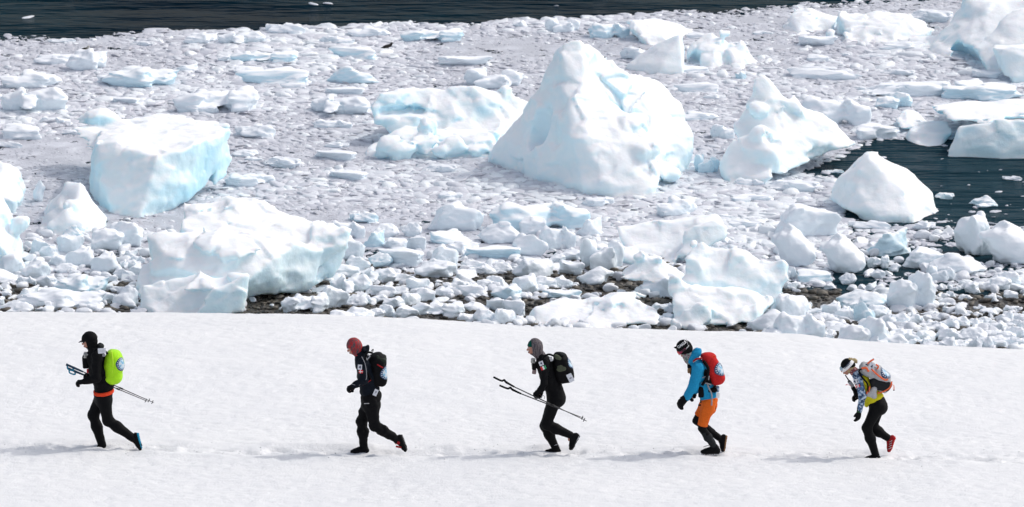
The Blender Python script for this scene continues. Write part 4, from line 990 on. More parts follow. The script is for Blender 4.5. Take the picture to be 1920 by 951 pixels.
def cloth(name, col, rough=.75, nz=.5, ns=45, spec=.10): return plain(name, col, rough, spec, 0, nz, ns)
BLACK = cloth('black_fabric', (.0045, .0045, .0055)); BLACK2 = cloth('black_stretch_fabric', (.0035, .0037, .0045), .7, spec=.1)
NAVY = cloth('dark_navy_fabric', (.005, .008, .014)); DGREY = cloth('charcoal_fabric', (.018, .020, .022)); GREY = cloth('grey_fabric', (.30, .30, .32))
LGREY = cloth('light_grey_fabric', (.45, .45, .46)); SKIN = plain('sunburnt_skin', (.42, .20, .14), .5, .4); RED = cloth('red_fabric', (.52, .02, .02)); ORED = cloth('orange_red_fabric', (.75, .06, .02))
NEON = cloth('neon_green_cover', (.40, .78, .02), .5); BLUE = cloth('cyan_blue_fabric', (.015, .26, .48)); ORANGE = cloth('orange_fabric', (.70, .13, .015)); CORAL = cloth('coral_fabric', (.85, .17, .07))
YELLOW = cloth('yellow_fabric', (.62, .56, .02)); OLIVE = cloth('olive_fabric', (.075, .085, .058)); PAPER = plain('white_card', (.66, .67, .72), .5, .3); INK = plain('dark_ink', (.02, .03, .07), .5)
WHITE = plain('white_print', (.82, .82, .82), .5); RUBBER = plain('black_rubber', (.012, .012, .012), .5); CARBON = plain('pole_shaft', (.02, .02, .022), .3, .5); SOLEBLUE = cloth('bright_blue_rubber', (.02, .26, .42), .5)
DARKHAIR = plain('dark_hair', (.03, .02, .015), .6); BLOND = plain('blond_hair', (.42, .33, .17), .6, nz=.8, ns=120); LENS = plain('dark_lens', (.02, .02, .03), .08, .8); LENSRED = plain('red_lens', (.65, .05, .04), .08, .8)
EYEM = plain('eye_white', (.7, .7, .7), .2); DRED = cloth('dark_red_fabric', (.30, .015, .02)); GREENF = cloth('green_fabric', (.0, .07, .05)); FGREEN = plain('flag_green', (.0, .28, .10)); FRED = plain('flag_red', (.62, .02, .03)); PINKG = cloth('pinkish_grey_fabric', (.30, .22, .22))
BROWN = cloth('worn_brown_rubber', (.25, .14, .07))
def pattern(name, stops, scale, mapping=(1, 1, 1), kind='noise', rot=(0, 0, 0), rough=.75):
    m, N, L, P = M(name); tc = N.new('ShaderNodeTexCoord').outputs['Object']
    mp = N.new('ShaderNodeMapping'); mp.inputs['Scale'].default_value = mapping; mp.inputs['Rotation'].default_value = rot; L.new(tc, mp.inputs['Vector'])
    if kind == 'noise':
        n = N.new('ShaderNodeTexNoise'); n.inputs['Scale'].default_value = scale; n.inputs['Detail'].default_value = 2; src = n.outputs['Fac']
    else:
        n = N.new('ShaderNodeTexVoronoi'); n.inputs['Scale'].default_value = scale; n.distance = 'CHEBYCHEV'; sp = N.new('ShaderNodeSeparateColor'); L.new(n.outputs['Color'], sp.inputs[0]); src = sp.outputs[0]
    L.new(mp.outputs['Vector'], n.inputs['Vector'])
    r = ramp(N, L, src, stops); r.color_ramp.interpolation = 'CONSTANT' if kind != 'noise' else 'LINEAR'
    L.new(r.outputs['Color'], P.inputs['Base Color']); P.inputs['Roughness'].default_value = rough
    return m
BUFFRED = pattern('red_patterned_tube_scarf', [(.42, (.42, .008, .012)), (.47, (.015, .02, .025)), (.52, (.42, .015, .015)), (.60, (.02, .05, .06))], 30, (2.8, 1, .5), rot=(0, .7, 0))
BUFFGREY = pattern('grey_tartan_tube_scarf', [(.38, (.05, .035, .04)), (.5, (.13, .11, .115)), (.6, (.035, .03, .04))], 26, (1.8, 1, .4), rot=(0, -.3, 0))
BUFFGREEN = pattern('grey_green_tube_scarf', [(.4, (.10, .14, .12)), (.5, (.30, .30, .30)), (.6, (.12, .05, .07))], 34)
CAMO = pattern('blue_digital_camouflage', [(0, (.02, .045, .10)), (.35, (.05, .11, .22)), (.62, (.14, .23, .36)), (.82, (.40, .48, .58))], 34, (1, 1, 1), 'cell')
MOTTLE = pattern('red_black_scarf', [(.4, (.25, .02, .03)), (.52, (.02, .02, .02)), (.6, (.4, .2, .2))], 40)
def badge_mat():
    m, N, L, P = M('round_expedition_badge'); tc = N.new('ShaderNodeTexCoord').outputs['UV']
    v = N.new('ShaderNodeVectorMath'); v.operation = 'LENGTH'; L.new(tc, v.inputs[0])
    sp = N.new('ShaderNodeSeparateXYZ'); L.new(tc, sp.inputs[0])
    at = N.new('ShaderNodeMath'); at.operation = 'ARCTAN2'; L.new(sp.outputs['Y'], at.inputs[0]); L.new(sp.outputs['X'], at.inputs[1])
    ml = N.new('ShaderNodeMath'); ml.operation = 'MULTIPLY'; L.new(at.outputs[0], ml.inputs[0]); ml.inputs[1].default_value = 17
    sn = N.new('ShaderNodeMath'); sn.operation = 'SINE'; L.new(ml.outputs[0], sn.inputs[0])
    gt = N.new('ShaderNodeMath'); gt.operation = 'GREATER_THAN'; L.new(sn.outputs[0], gt.inputs[0]); gt.inputs[1].default_value = .2
    rr_ = ramp(N, L, v.outputs['Value'], [(0, (0, 0, 0)), (.76, (1, 1, 1)), (.90, (0, 0, 0))]); rr_.color_ramp.interpolation = 'CONSTANT'
    mk = N.new('ShaderNodeMath'); mk.operation = 'MULTIPLY'; L.new(gt.outputs[0], mk.inputs[0]); L.new(rr_.outputs['Color'], mk.inputs[1])
    ring = mixc(N, L, mk.outputs[0], (.012, .05, .13), (.50, .55, .62))
    nz = noise_node(N, L, tc, 1.6, 3, .6); cont = ramp(N, L, nz.outputs['Fac'], [(.47, (.16, .38, .55)), (.5, (.50, .58, .64))])
    cent = ramp(N, L, v.outputs['Value'], [(0, (1, 1, 1)), (.70, (0, 0, 0))]); cent.color_ramp.interpolation = 'CONSTANT'
    L.new(mixc(N, L, cent.outputs['Color'], ring, cont.outputs['Color']), P.inputs['Base Color']); P.inputs['Roughness'].default_value = .45
    return m
BADGE = badge_mat()
def badge(c, n, up, r, parent, asp=1.0):
    """round badge on a pack, slightly domed"""
    n = Vector(n).normalized(); up = Vector(up); up = (up - n * up.dot(n)).normalized(); ux = up.cross(n)
    bm = bmesh.new(); uvl = bm.loops.layers.uv.new('UVMap'); rings = [(0, 1)] ; c = Vector(c); R = []
    ctr = bm.verts.new(c + n * .012); co = {ctr: (0, 0)}
    for j, q in enumerate((.35, .7, 1.0)):
        ring = []
        for i in range(28):
            a = 2 * math.pi * i / 28; v = bm.verts.new(c + ux * math.cos(a) * r * q * asp + up * math.sin(a) * r * q + n * (.012 * (1 - q * q))); co[v] = (math.cos(a) * q, math.sin(a) * q); ring.append(v)
        R.append(ring)
    back = [bm.verts.new(v.co - n * .012) for v in R[-1]]
    for v, w in zip(back, R[-1]): co[v] = co[w]
    for i in range(28):
        k = (i + 1) % 28; bm.faces.new((ctr, R[0][i], R[0][k]))
        for j in (0, 1): bm.faces.new((R[j][i], R[j + 1][i], R[j + 1][k], R[j][k]))
        bm.faces.new((R[2][i], back[i], back[k], R[2][k]))
    bm.faces.new(back[::-1]); bmesh.ops.recalc_face_normals(bm, faces=bm.faces)
    for f in bm.faces:
        f.smooth = True
        for l in f.loops: l[uvl].uv = co[l.vert]
    back = set(back)
    from mathutils.bvhtree import BVHTree
    dg_ = BVHTree.FromPolygons([v.co[:] for v in parent.data.vertices], [tuple(p.vertices) for p in parent.data.polygons])
    for v in bm.verts:                                    # the badge follows the curve of the pack
        off = (v.co - c).dot(n); q = v.co - n * off; hit = dg_.ray_cast(q + n * .25, -n)
        if hit[0] is not None: h_ = max((hit[0] - c).dot(n), -.055)
        else: h_ = -.055
        v.co = q + n * (h_ + (.007 if v not in back else .001))
    me = bpy.data.meshes.new('badge'); bm.to_mesh(me); bm.free()
    return link('badge', me, BADGE, parent)

def thing_at(name, F, label, cat, group=None):
    o = bpy.data.objects.new(name, None); COL.objects.link(o); o.location = F.org; o.empty_display_size = .2
    return tag(o, label, cat, group)
SHY, HPY = .175, .095       # half widths of shoulders and hips
def person(F, label, J, g, group='walkers crossing the snow slope'):
    """J: joints in the walker's own coordinates. near side = -y. Returns the continuous body, the root."""
    b = []
    hd, ha, hr = J['head'], J.get('head_ang', 0.0), J.get('head_r', (.092, .074, .112))
    ca, sa = math.cos(ha), math.sin(ha)
    def H(u, y, w): return (hd[0] + u * ca - w * sa, hd[1] + y, hd[2] + u * sa + w * ca)     # head space: -u is the face, w is up
    J['H'] = H
    b += [('e', H(0.005, 0, .01), (hr[0], hr[1], hr[2] - .012), ha), ('c', H(-.03, 0, -.03), H(-.052, 0, -.085), .055, .028), ('c', H(-.075, 0, .0), H(-.108, 0, -.028), .012, .016),
          ('e', H(-.082, 0, -.062), (.016, .024, .006), ha), ('e', H(-.082, 0, -.074), (.014, .022, .006), ha), ('c', H(-.072, -.032, .022), H(-.078, .032, .022), .016, .016),
          ('e', H(.005, -.076, -.005), (.018, .010, .030), ha), ('e', H(.005, .076, -.005), (.018, .010, .030), ha), ('c', H(.02, 0, -.05), J['neck'], .052, .056)]
    t = .88
    for p in J['torso']: b.append((p[0], p[1], p[2], p[3] * t, p[4] * t, *p[5:]))
    for s in ('n', 'f'):
        sh, el, wr_ = J[s + 'sh'], J[s + 'el'], J[s + 'wr']
        b += [('c', sh, el, .050, .038), ('c', el, wr_, .038, .025)]
        b += hand_prims(wr_, J[s + 'hd'][0], J[s + 'hd'][1], J[s + 'hd'][2], .90, -.0045)
        hp, kn, an, to = J[s + 'hp'], J[s + 'kn'], J[s + 'an'], J[s + 'to']
        b += [('c', hp, kn, .075, .050), ('c', kn, tuple(np.array(kn) * .6 + np.array(an) * .4), .050, .050), ('c', kn, an, .045, .033), ('c', an, tuple(np.array(an) * .55 + np.array(to) * .45), .026, .018)]
    body = carve('person', b, SKIN, None, vx=.010, k=.022)
    body.location = F.org
    tag(body, label, 'person', group); J['g'] = g
    for y in (-.031, .031):
        e = carve('eye', [('e', H(-.083, y, .004), (.010, .011, .009), ha)], EYEM, body, vx=.003, k=.001)
        carve('pupil', [('e', H(-.092, y, .003), (.004, .006, .006), ha)], RUBBER, e, vx=.002, k=.001)
    return body
def trousers(J, mat, body, grow=.010, wr=.004, name='trousers', knee=True, low=1.0, k=.05):
    pr = []
    for s in ('n', 'f'):
        hp, kn, an = [np.array(J[s + q]) for q in ('hp', 'kn', 'an')]
        an2 = kn + (an - kn) * low
        pr += [('c', tuple(hp), tuple(kn), .088, .058), ('c', tuple(kn), tuple(kn * .62 + an * .38), .057, .058), ('c', tuple(kn * .62 + an * .38), tuple(an2), .058, .043)]
    pr += J['pelvis']
    return carve(name, pr, mat, body, grow=grow, wr=wr, wf=11, k=k)
def shoe(name, an, to, sole_n, mat, solemat, body, size=1.0, grow=.0):
    """an ankle, to toe; sole_n points from the foot to the ground"""
    a, t, n = Vector(an), Vector(to), Vector(sole_n).normalized()
    d = (t - a); d = (d - n * d.dot(n)).normalized()
    heel = a + n * .045 * size - d * .035 * size; ball = a + n * .060 * size + d * .125 * size; toe = a + n * .062 * size + d * .175 * size
    up = carve(name, [('c', tuple(a - n * .01), tuple(heel), .044 * size, .040 * size), ('c', tuple(heel), tuple(ball), .038 * size, .040 * size, 1.1), ('c', tuple(ball), tuple(toe), .040 * size, .028 * size, 1.15), ('c', tuple(a), tuple(ball - n * .01), .042 * size, .034 * size)], mat, body, vx=.008, k=.02, wr=.002, wf=30, grow=grow)
    q = n * .036 * size
    so_ = carve('sole', [('c', tuple(heel + q), tuple(heel + q + d * .06), .034 * size, .030 * size, 1.15), ('c', tuple(heel + q + d * .06), tuple(ball + q), .030 * size, .038 * size, 1.2), ('c', tuple(ball + q), tuple(toe + q - d * .01), .038 * size, .026 * size, 1.25)], solemat, up, vx=.008, k=.01,
        cut=[lambda X, Y, Z, c=heel + q, n=n: np.abs((X - c.x) * n.x + (Y - c.y) * n.y + (Z - c.z) * n.z) - .013 + .006 * np.sign(np.sin((X * d.x + Z * d.z) * 260)) * ((X - c.x) * n.x + (Z - c.z) * n.z > 0)])
    return up
def sleeve(J, s, r=(.066, .050, .040)):
    return [('c', J[s + 'sh'], J[s + 'el'], r[0], r[1]), ('c', J[s + 'el'], J[s + 'wr'], r[1], r[2])]
def glove(J, s, mat, body, cuff=.045, size=1.0, name='glove', thick=.009):
    w = Vector(J[s + 'wr']); d = Vector(J[s + 'hd'][0]).normalized()
    return carve(name, hand_prims(w, *J[s + 'hd'], size, thick) + [('c', tuple(w - d * .05), tuple(w + d * .01), cuff, cuff * .85)], mat, body, vx=.006, k=.008)
def card(F, cx, cy, dy, w, h, ang, parent, text, mat=PAPER, tsize=.5):
    """white race card facing outwards on the near side; ang = tilt in degrees"""
    c = F(cx, cy, dy); a = math.radians(ang); ux, uy = (math.cos(a), 0, math.sin(a)), (-math.sin(a), 0, math.cos(a))
    o = solid('race_card', c, ux, uy, w, h, .004, mat, parent, .15)
    if text: letters('number', text, (c[0], c[1] - .0035, c[2]), ux, uy, h * tsize, INK, o, depth=.0015)
    return o
def flag(F, cx, cy, dy, w, h, ang, parent, kind):
    c = Vector(F(cx, cy, dy)); a = math.radians(ang); ux, uy = Vector((math.cos(a), 0, math.sin(a))), Vector((-math.sin(a), 0, math.cos(a)))
    out = Vector((0, -.003, 0))
    if kind == 'cross':
        o = solid('flag_patch', c, ux, uy, w, h, .003, FRED, parent)
        solid('stripe', c + out, ux, uy, w, h * .18, .002, WHITE, o); solid('stripe', c + out * 1.3 - ux * w * .14, ux, uy, w * .15, h, .002, WHITE, o)
    elif kind == 'tricolour':
        o = solid('flag_patch', c, ux, uy, w, h, .003, WHITE, parent)
        solid('stripe', c + out - ux * w / 3, ux, uy, w / 3, h, .002, FRED, o); solid('stripe', c + out + ux * w / 3, ux, uy, w / 3, h, .002, FGREEN, o)
    else:
        o = solid('flag_patch', c, ux, uy, w, h, .003, WHITE, parent)
        for s in (-1, 1): solid('stripe', c + out + ux * s * w * .38, ux, uy, w * .24, h, .002, FRED, o)
        solid('leaf', c + out, (ux + uy), (uy - ux), w * .24, w * .24, .002, FRED, o)
    return o
def J_all(F, **k):
    """joints given as crop positions (cx, cy, dy)"""
    out = {}
    for n, v in k.items(): out[n] = F(*v) if isinstance(v, tuple) and len(v) == 3 and n not in ('head_r',) else v
    return out
def vm(a, b, t): return tuple(np.array(a) * (1 - t) + np.array(b) * t)
def hood(J, mat, body, name='hood', low=.09, g=.012, face=True, uo=-.045, top=.035, wr=.003):
    H, hr, ha = J['H'], J.get('head_r', (.092, .074, .112)), J.get('head_ang', 0)
    ca, sa = math.cos(ha), math.sin(ha); h0 = J['head']
    def cutf(X, Y, Z):
        x, z = X - h0[0], Z - h0[2]; u, w = x * ca + z * sa, -x * sa + z * ca
        return -np.maximum(np.maximum(u - uo, w - top), -(w + .085))
    return carve(name, [('e', H(.008, 0, .002), (hr[0] + g, hr[1] + g, hr[2] + g - .006), ha), ('c', H(.004, 0, -.05), J['neck'], .072, low)], mat, body, vx=.007, k=.03, wr=wr, wf=16, cut=[cutf] if face else None)
def cap(J, mat, body, brim=True, line=.02, g=.022, name='cap', tilt=.0):
    H, hr, ha = J['H'], J.get('head_r', (.092, .074, .112)), J.get('head_ang', 0)
    ca, sa = math.cos(ha), math.sin(ha); h0 = J['head']
    def cutf(X, Y, Z):
        x, z = X - h0[0], Z - h0[2]; u, w = x * ca + z * sa, -x * sa + z * ca
        return line - w + tilt * u
    o = carve(name, [('e', H(.008, 0, .004), (hr[0] + g, hr[1] + g, hr[2] + g - .008), ha)], mat, body, vx=.006, k=.02, wr=.0015, wf=20, cut=[cutf])
    if brim: carve('brim', [('c', H(-.085, -.03, .028), H(-.150, -.02, .010), .006, .004), ('c', H(-.085, .03, .028), H(-.150, .02, .010), .006, .004), ('c', H(-.085, 0, .030), H(-.162, 0, .008), .007, .004), ('c', H(-.085, -.055, .024), H(-.120, -.045, .012), .006, .004), ('c', H(-.085, .055, .024), H(-.120, .045, .012), .006, .004)], mat, o, vx=.004, k=.02)
    return o
def pole(name, F, a, b, label, gripm, sep=.0, kink=None, group='trekking poles', basket=(.93, .97)):
    """a, b = crop positions of handle end and tip"""
    A, B = Vector(F(*a)), Vector(F(*b)); d = (B - A).normalized(); Ln = (B - A).length
    o = tube(name, [A + d * .20, A + d * Ln * .55, A + d * Ln * .985], [.0085, .0085, .0050], CARBON, None, seg=8, smooth=1)
    o.location = F.org
    tag(o, label, 'trekking pole', group)
    up = Vector((d.z, 0, -d.x)) if d.x > 0 else Vector((-d.z, 0, d.x))
    if kink: tube('handle', [A + up * kink * 0, A + d * .13, A + d * .16 - up * .030, A + d * .20 - up * .012, A + d * .34], [.014, .015, .014, .017, .013], gripm, o, seg=10)
    else: tube('handle', [A, A + d * .04, A + d * .14, A + d * .27], [.021, .017, .018, .012], gripm, o, seg=10)
    tube('strap', [A + d * .02, A + d * .05 + up * .05 + Vector((0, -.01, 0)), A + d * .13 + up * .045, A + d * .11 + up * .006], .011, SOLEBLUE if gripm is BLUEGRIP else gripm, o, seg=6) if not kink else None
    for q in basket: 
        c = A + d * Ln * q; tube('basket', [c - up * .030, c - up * .012 + d * .004, c + up * .012 + d * .004, c + up * .030], .0055, RUBBER, o, seg=6)
    tube('lock', [A + d * Ln * .60, A + d * Ln * .64], .013, RUBBER, o, smooth=1)
    return o
BLUEGRIP = cloth('blue_black_grip', (.02, .05, .09), .5)

# ---------------------------------------------------------------- walker with the neon green pack
F = Frame(100 + 330 / 3.658, 838).crop(100, 600, 3.658)
J = J_all(F, head=(248, 142, 0), neck=(285, 215, 0), nsh=(298, 245, -.175), fsh=(275, 245, .175), nel=(296, 398, -.24), fel=(315, 392, .24), nwr=(212, 424, -.21), fwr=(268, 388, .27),
          nhp=(345, 515, -.09), nkn=(374, 688, -.10), nan=(543, 808, -.10), nto=(556, 872, -.10), fhp=(335, 515, .09), fkn=(274, 652, .09), fan=(336, 862, .09), fto=(290, 884, .09))
J['head_ang'] = .22
J['nhd'] = ((-1, 0, -.12), (.1, .3, -1), 1.0); J['fhd'] = ((-1, 0, .1), (.2, -1, -.4), 1.0)
c1, c2, c3 = F(292, 262, 0), F(312, 350, 0), F(342, 478, 0)
J['torso'] = [('c', c3, c2, .112, .108, 1.28), ('c', c2, c1, .112, .118, 1.30), ('c', c1, J['neck'], .10, .06, 1.2)]
J['pelvis'] = [('c', F(342, 505, 0), F(345, 545, 0), .120, .112, 1.22)]
B1 = person(F, 'walker all in black with peaked cap and red waistband, leading the line', J, 0)
trousers(J, BLACK2, B1, grow=.019, wr=.003)
jk = carve('jacket', [('c', F(345, 450, 0), c2, .140, .132, 1.20), ('c', c2, c1, .132, .136, 1.26), ('c', c1, J['neck'], .125, .09, 1.15)] + sleeve(J, 'n', (.074, .060, .044)) + sleeve(J, 'f', (.074, .060, .044)), BLACK, B1, grow=.006, wr=.008, wf=10, k=.045, cut=[lambda X, Y, Z, c=F(345, 480, 0): c[2] - Z + (X - c[0]) * .1])
carve('waistband', [('c', F(343, 488, 0), F(347, 492, 0), .148, .148, 1.45)], ORED, B1, wr=.003, wf=9, cut=[lambda X, Y, Z, c=F(345, 490, 0): np.abs((Z - c[2]) + (X - c[0]) * -.10) - .026])
hood(J, BLACK, B1, g=.022); cap(J, BLACK, B1, g=.032)
carve('hood_collar', [('e', F(325, 178, 0), (.055, .085, .042), -.4)], DGREY, B1, wr=.003, wf=20)
carve('sunglasses', [('e', J['H'](-.088, -.034, .006), (.014, .028, .018), J['head_ang']), ('e', J['H'](-.088, .034, .006), (.014, .028, .018), J['head_ang']), ('c', J['H'](-.08, -.05, .012), J['H'](0, -.078, .012), .006, .004)], LENS, B1, vx=.005, k=.01)
glove(J, 'n', BLACK, B1, .040); glove(J, 'f', BLACK, B1, .040)
shoe('shoe', F(548, 812, -.10), F(556, 885, -.10), (1, 0, .22), BLACK, SOLEBLUE, B1, 1.0); shoe('shoe', J['fan'], J['fto'], (0, 0, -1), BLACK, RUBBER, B1)
card(F, 333, 212, -.262, .115, .078, 4, B1, '- - -', tsize=.35)
solid('reflective_patch', F(346, 243, -.258), (1, 0, 0), (.3, 0, 1), .04, .035, .003, GREY, B1)
P = carve('backpack', [('b', F(414, 275, 0), (.120, .150, .150), .10, .0), ('b', F(412, 345, 0), (.126, .155, .165), .10, -.05), ('e', F(404, 395, 0), (.105, .135, .085), -.1)], NEON, None, vx=.009, k=.12, wr=.006, wf=6)
P.location = F.org; tag(P, 'neon green covered backpack with a round badge, on the black clad leading walker', 'backpack', 'backpacks of the walkers')
badge(F(463, 303, -.100), (.86, -.50, .05), (0, 0, 1), .100, P)
tube('strap', [F(372, 232, -.13), F(335, 200, -.14), F(290, 205, -.16), F(262, 270, -.15), F(285, 350, -.16), F(360, 400, -.17)], .016, BLACK, P, flat=1.6)
tube('strap', [F(372, 232, .13), F(335, 200, .14), F(290, 205, .16), F(262, 270, .15), F(285, 350, .16), F(360, 400, .17)], .016, BLACK, P, flat=1.6)
tube('seam', [F(398, 212, -.135), F(408, 280, -.168), F(406, 350, -.172), F(392, 425, -.145)], .009, plain('bright_green_piping', (.55, .85, .04), .5), P)
q = carve('chest_pouch', [('b', F(222, 285, 0), (.046, .085, .095), .025, .05)], BLACK, None, vx=.008, wr=.003); q.location = F.org
tag(q, 'black pouch with a silver flap on the chest of the leading walker', 'pouch', 'chest pouches')
carve('flap', [('b', F(226, 240, 0), (.042, .088, .032), .016, .05)], pattern('silver_foil', [(.4, (.10, .10, .10)), (.55, (.45, .44, .42))], 40), q, vx=.008, wr=.003)
carve('red_tag', [('b', F(236, 350, -.02), (.016, .01, .030), .006, 0)], FRED, q, vx=.006)
pole('trekking_pole', F, (88, 305, .27), (697, 571, .30), 'upper trekking pole carried level by the leading walker, tip pointing back', BLUEGRIP)
pole('trekking_pole', F, (100, 332, .30), (655, 562, .32), 'lower trekking pole carried level by the leading walker, handle pointing forward', BLUEGRIP, basket=(.96,))

# ---------------------------------------------------------------- walker in the navy jacket
F = Frame(590 + 370 / 3.658, 845.5).crop(590, 610, 3.658)
J = J_all(F, head=(270, 145, 0), neck=(318, 208, 0), nsh=(328, 250, -.175), fsh=(325, 250, .175), nel=(334, 378, -.235), fel=(340, 375, .235), nwr=(270, 415, -.21), fwr=(285, 408, .20),
          nhp=(388, 508, -.09), nkn=(410, 686, -.10), nan=(556, 778, -.10), nto=(560, 850, -.10), fhp=(376, 508, .09), fkn=(324, 664, .09), fan=(338, 838, .09), fto=(286, 866, .09))
J['head_ang'] = .40
J['nhd'] = ((-.85, 0, -.45), (.3, .4, -1), 1.0); J['fhd'] = ((-.85, 0, -.45), (.3, -.4, -1), 1.0)
c1, c2, c3 = F(345, 268, 0), F(362, 360, 0), F(384, 470, 0)
J['torso'] = [('c', c3, c2, .115, .110, 1.28), ('c', c2, c1, .112, .118, 1.30), ('c', c1, J['neck'], .10, .06, 1.2)]
J['pelvis'] = [('c', F(386, 480, 0), F(385, 545, 0), .128, .118, 1.22)]
B2 = person(F, 'walker in navy jacket and black trousers with a red patterned scarf over the head', J, 0)
trousers(J, BLACK, B2, grow=.023, wr=.010)
jk = carve('jacket', [('c', F(376, 440, 0), c2, .144, .134, 1.2), ('c', c2, c1, .134, .138, 1.26), ('c', c1, J['neck'], .115, .085, 1.15)] + sleeve(J, 'n', (.070, .056, .044)) + sleeve(J, 'f', (.070, .056, .044)), NAVY, B2, grow=.004, wr=.008, wf=10, k=.045)
carve('hood_collar', [('e', F(345, 165, 0), (.065, .095, .045), -.35), ('e', F(312, 198, 0), (.085, .090, .045), -.6), ('e', F(365, 150, 0), (.028, .06, .035), 0)], NAVY, B2, wr=.005, wf=14)
hood(J, BUFFRED, B2, name='tube_scarf', g=.024, uo=-.060, top=.012, low=.080, wr=.002)
glove(J, 'n', BLACK, B2, .042); glove(J, 'f', BLACK, B2, .042)
s = shoe('shoe', F(568, 790, -.10), F(580, 862, -.10), (1, 0, .32), BLACK, RUBBER, B2, 1.0); shoe('shoe', J['fan'], J['fto'], (0, 0, -1), BLACK, RUBBER, B2)
carve('gaiter', [('c', F(560, 782, -.10), F(578, 800, -.10), .050, .046)], DRED, B2, wr=.003)
carve('toe_patch', [('c', F(562, 832, -.14), F(590, 838, -.14), .016, .014)], DRED, s, vx=.006)
o = card(F, 310, 288, -.292, .062, .076, -4, B2, '4', tsize=.9); flag(F, 317, 318, -.290, .058, .048, -4, B2, 'cross')
tube('piping', [F(322, 215, -.215), F(345, 262, -.255), F(356, 330, -.285), F(352, 372, -.292), F(325, 402, -.275), F(290, 412, -.262), F(252, 402, -.255)], .0045, GREY, B2)
tube('piping', [F(322, 414, -.215), F(352, 398, -.218), F(386, 376, -.20)], .007, DRED, B2)
solid('print', F(356, 537, -.225), (1, 0, .05), (0, 0, 1), .075, .010, .003, LGREY, B2)
P = carve('backpack', [('b', F(428, 255, 0), (.118, .150, .140), .09, .25), ('b', F(440, 345, 0), (.122, .155, .150), .09, .10), ('e', F(452, 235, 0), (.09, .13, .06), -.5)], BLACK, None, vx=.009, k=.05, wr=.009, wf=9)
P.location = F.org; tag(P, 'black backpack with a round badge on the walker in the navy jacket', 'backpack', 'backpacks of the walkers')
badge(F(484, 327, -.085), (.88, -.60, .02), (0, 0, 1), .098, P)
carve('top_flap', [('b', F(455, 222, 0), (.085, .14, .035), .03, -.45)], cloth('very_dark_green_fabric', (.02, .026, .02)), P, wr=.005)
tube('trim', [F(428, 268, -.155), F(450, 282, -.165), F(468, 292, -.16)], .010, DRED, P)
tube('strap', [F(395, 190, -.13), F(362, 188, -.16), F(348, 230, -.20), F(352, 300, -.19), F(390, 380, -.17)], .016, BLACK, P, flat=1.6)
tube('strap', [F(395, 190, .13), F(362, 188, .16), F(348, 230, .20), F(352, 300, .19), F(390, 380, .17)], .016, BLACK, P, flat=1.6)
tube('buckle_strap', [F(360, 200, -.20), F(378, 212, -.205), F(362, 232, -.215)], .009, GREY, P); tube('buckle_strap', [F(352, 222, -.205), F(362, 240, -.21)], .008, LGREY, P)
tube('grab_loop', [F(388, 178, -.02), F(402, 164, -.02), F(398, 184, -.02)], .006, BLACK, P)
o = card(F, 418, 462, -.235, .058, .100, -24, P, '7', tsize=.5)

# ---------------------------------------------------------------- walker in tight black with the olive pack
F = Frame(900 + 520 / 3.658, 844.5).crop(900, 610, 3.658)
J = J_all(F, head=(374, 150, 0), neck=(412, 208, 0), nsh=(445, 258, -.165), fsh=(432, 258, .165), nel=(440, 398, -.22), fel=(455, 390, .22), nwr=(408, 450, -.22), fwr=(430, 440, .19),
          nhp=(518, 495, -.085), nkn=(456, 682, -.09), nan=(618, 752, -.09), nto=(600, 830, -.09), fhp=(512, 495, .085), fkn=(446, 690, .09), fan=(522, 848, .09), fto=(484, 872, .09))
J['head_ang'] = .12
J['nhd'] = ((-.62, 0, -.62), (.5, .5, -.6), 1.05); J['fhd'] = ((-.6, 0, -.6), (.5, -.5, -.6), 1.0)
c1, c2, c3 = F(448, 275, 0), F(470, 350, 0), F(508, 445, 0)
J['torso'] = [('c', c3, c2, .108, .100, 1.22), ('c', c2, c1, .100, .110, 1.28), ('c', c1, J['neck'], .095, .055, 1.15)]
J['pelvis'] = [('c', F(512, 450, 0), F(524, 500, 0), .118, .128, 1.15)]
B3 = person(F, 'walker in tight black clothing with a grey scarf hood, holding two poles in one hand', J, 0)
trousers(J, BLACK2, B3, grow=.014, wr=.002)
jk = carve('jacket', [('c', F(504, 425, 0), c2, .130, .122, 1.18), ('c', c2, c1, .122, .130, 1.24), ('c', c1, J['neck'], .105, .075, 1.15)] + sleeve(J, 'n', (.060, .047, .038)) + sleeve(J, 'f', (.060, .047, .038)), BLACK, B3, grow=.003, wr=.005, wf=12, k=.04)
hood(J, BUFFGREY, B3, name='tube_scarf', g=.026, low=.082, wr=.002, uo=-.036, top=.20)
cap(J, GREENF, B3, brim=False, line=.026, g=.020)
glove(J, 'n', BLACK, B3, .040); glove(J, 'f', BLACK, B3, .040)
s = shoe('shoe', F(632, 762, -.09), F(596, 845, -.09), (.86, 0, -.42), BLACK, RUBBER, B3); shoe('shoe', J['fan'], J['fto'], (0, 0, -1), BLACK, RUBBER, B3)
carve('heel_print', [('c', F(682, 762, -.125), F(668, 790, -.125), .014, .010)], pattern('speckled_print', [(.4, (.03, .03, .03)), (.55, (.6, .6, .6))], 60), s, vx=.006)
tube('cuff_stripe', [F(585, 730, -.13), F(585, 745, -.14)], .010, GREY, B3); tube('cuff_stripe', [F(607, 738, -.13), F(600, 758, -.14)], .006, LGREY, B3)
tube('cuff_stripe', [F(508, 824, .035), F(532, 818, .035)], .007, GREY, B3)
card(F, 420, 262, -.262, .064, .066, 22, B3, '4', tsize=.9); flag(F, 435, 292, -.262, .078, .052, 24, B3, 'tricolour')
P = carve('backpack', [('b', F(560, 268, 0), (.115, .140, .135), .085, .32), ('b', F(582, 335, 0), (.135, .145, .120), .08, .22), ('e', F(548, 215, 0), (.10, .12, .07), -.35)], BLACK, None, vx=.009, k=.05, wr=.007, wf=9)
P.location = F.org; tag(P, 'olive and black backpack with a white card on the walker holding two poles', 'backpack', 'backpacks of the walkers')
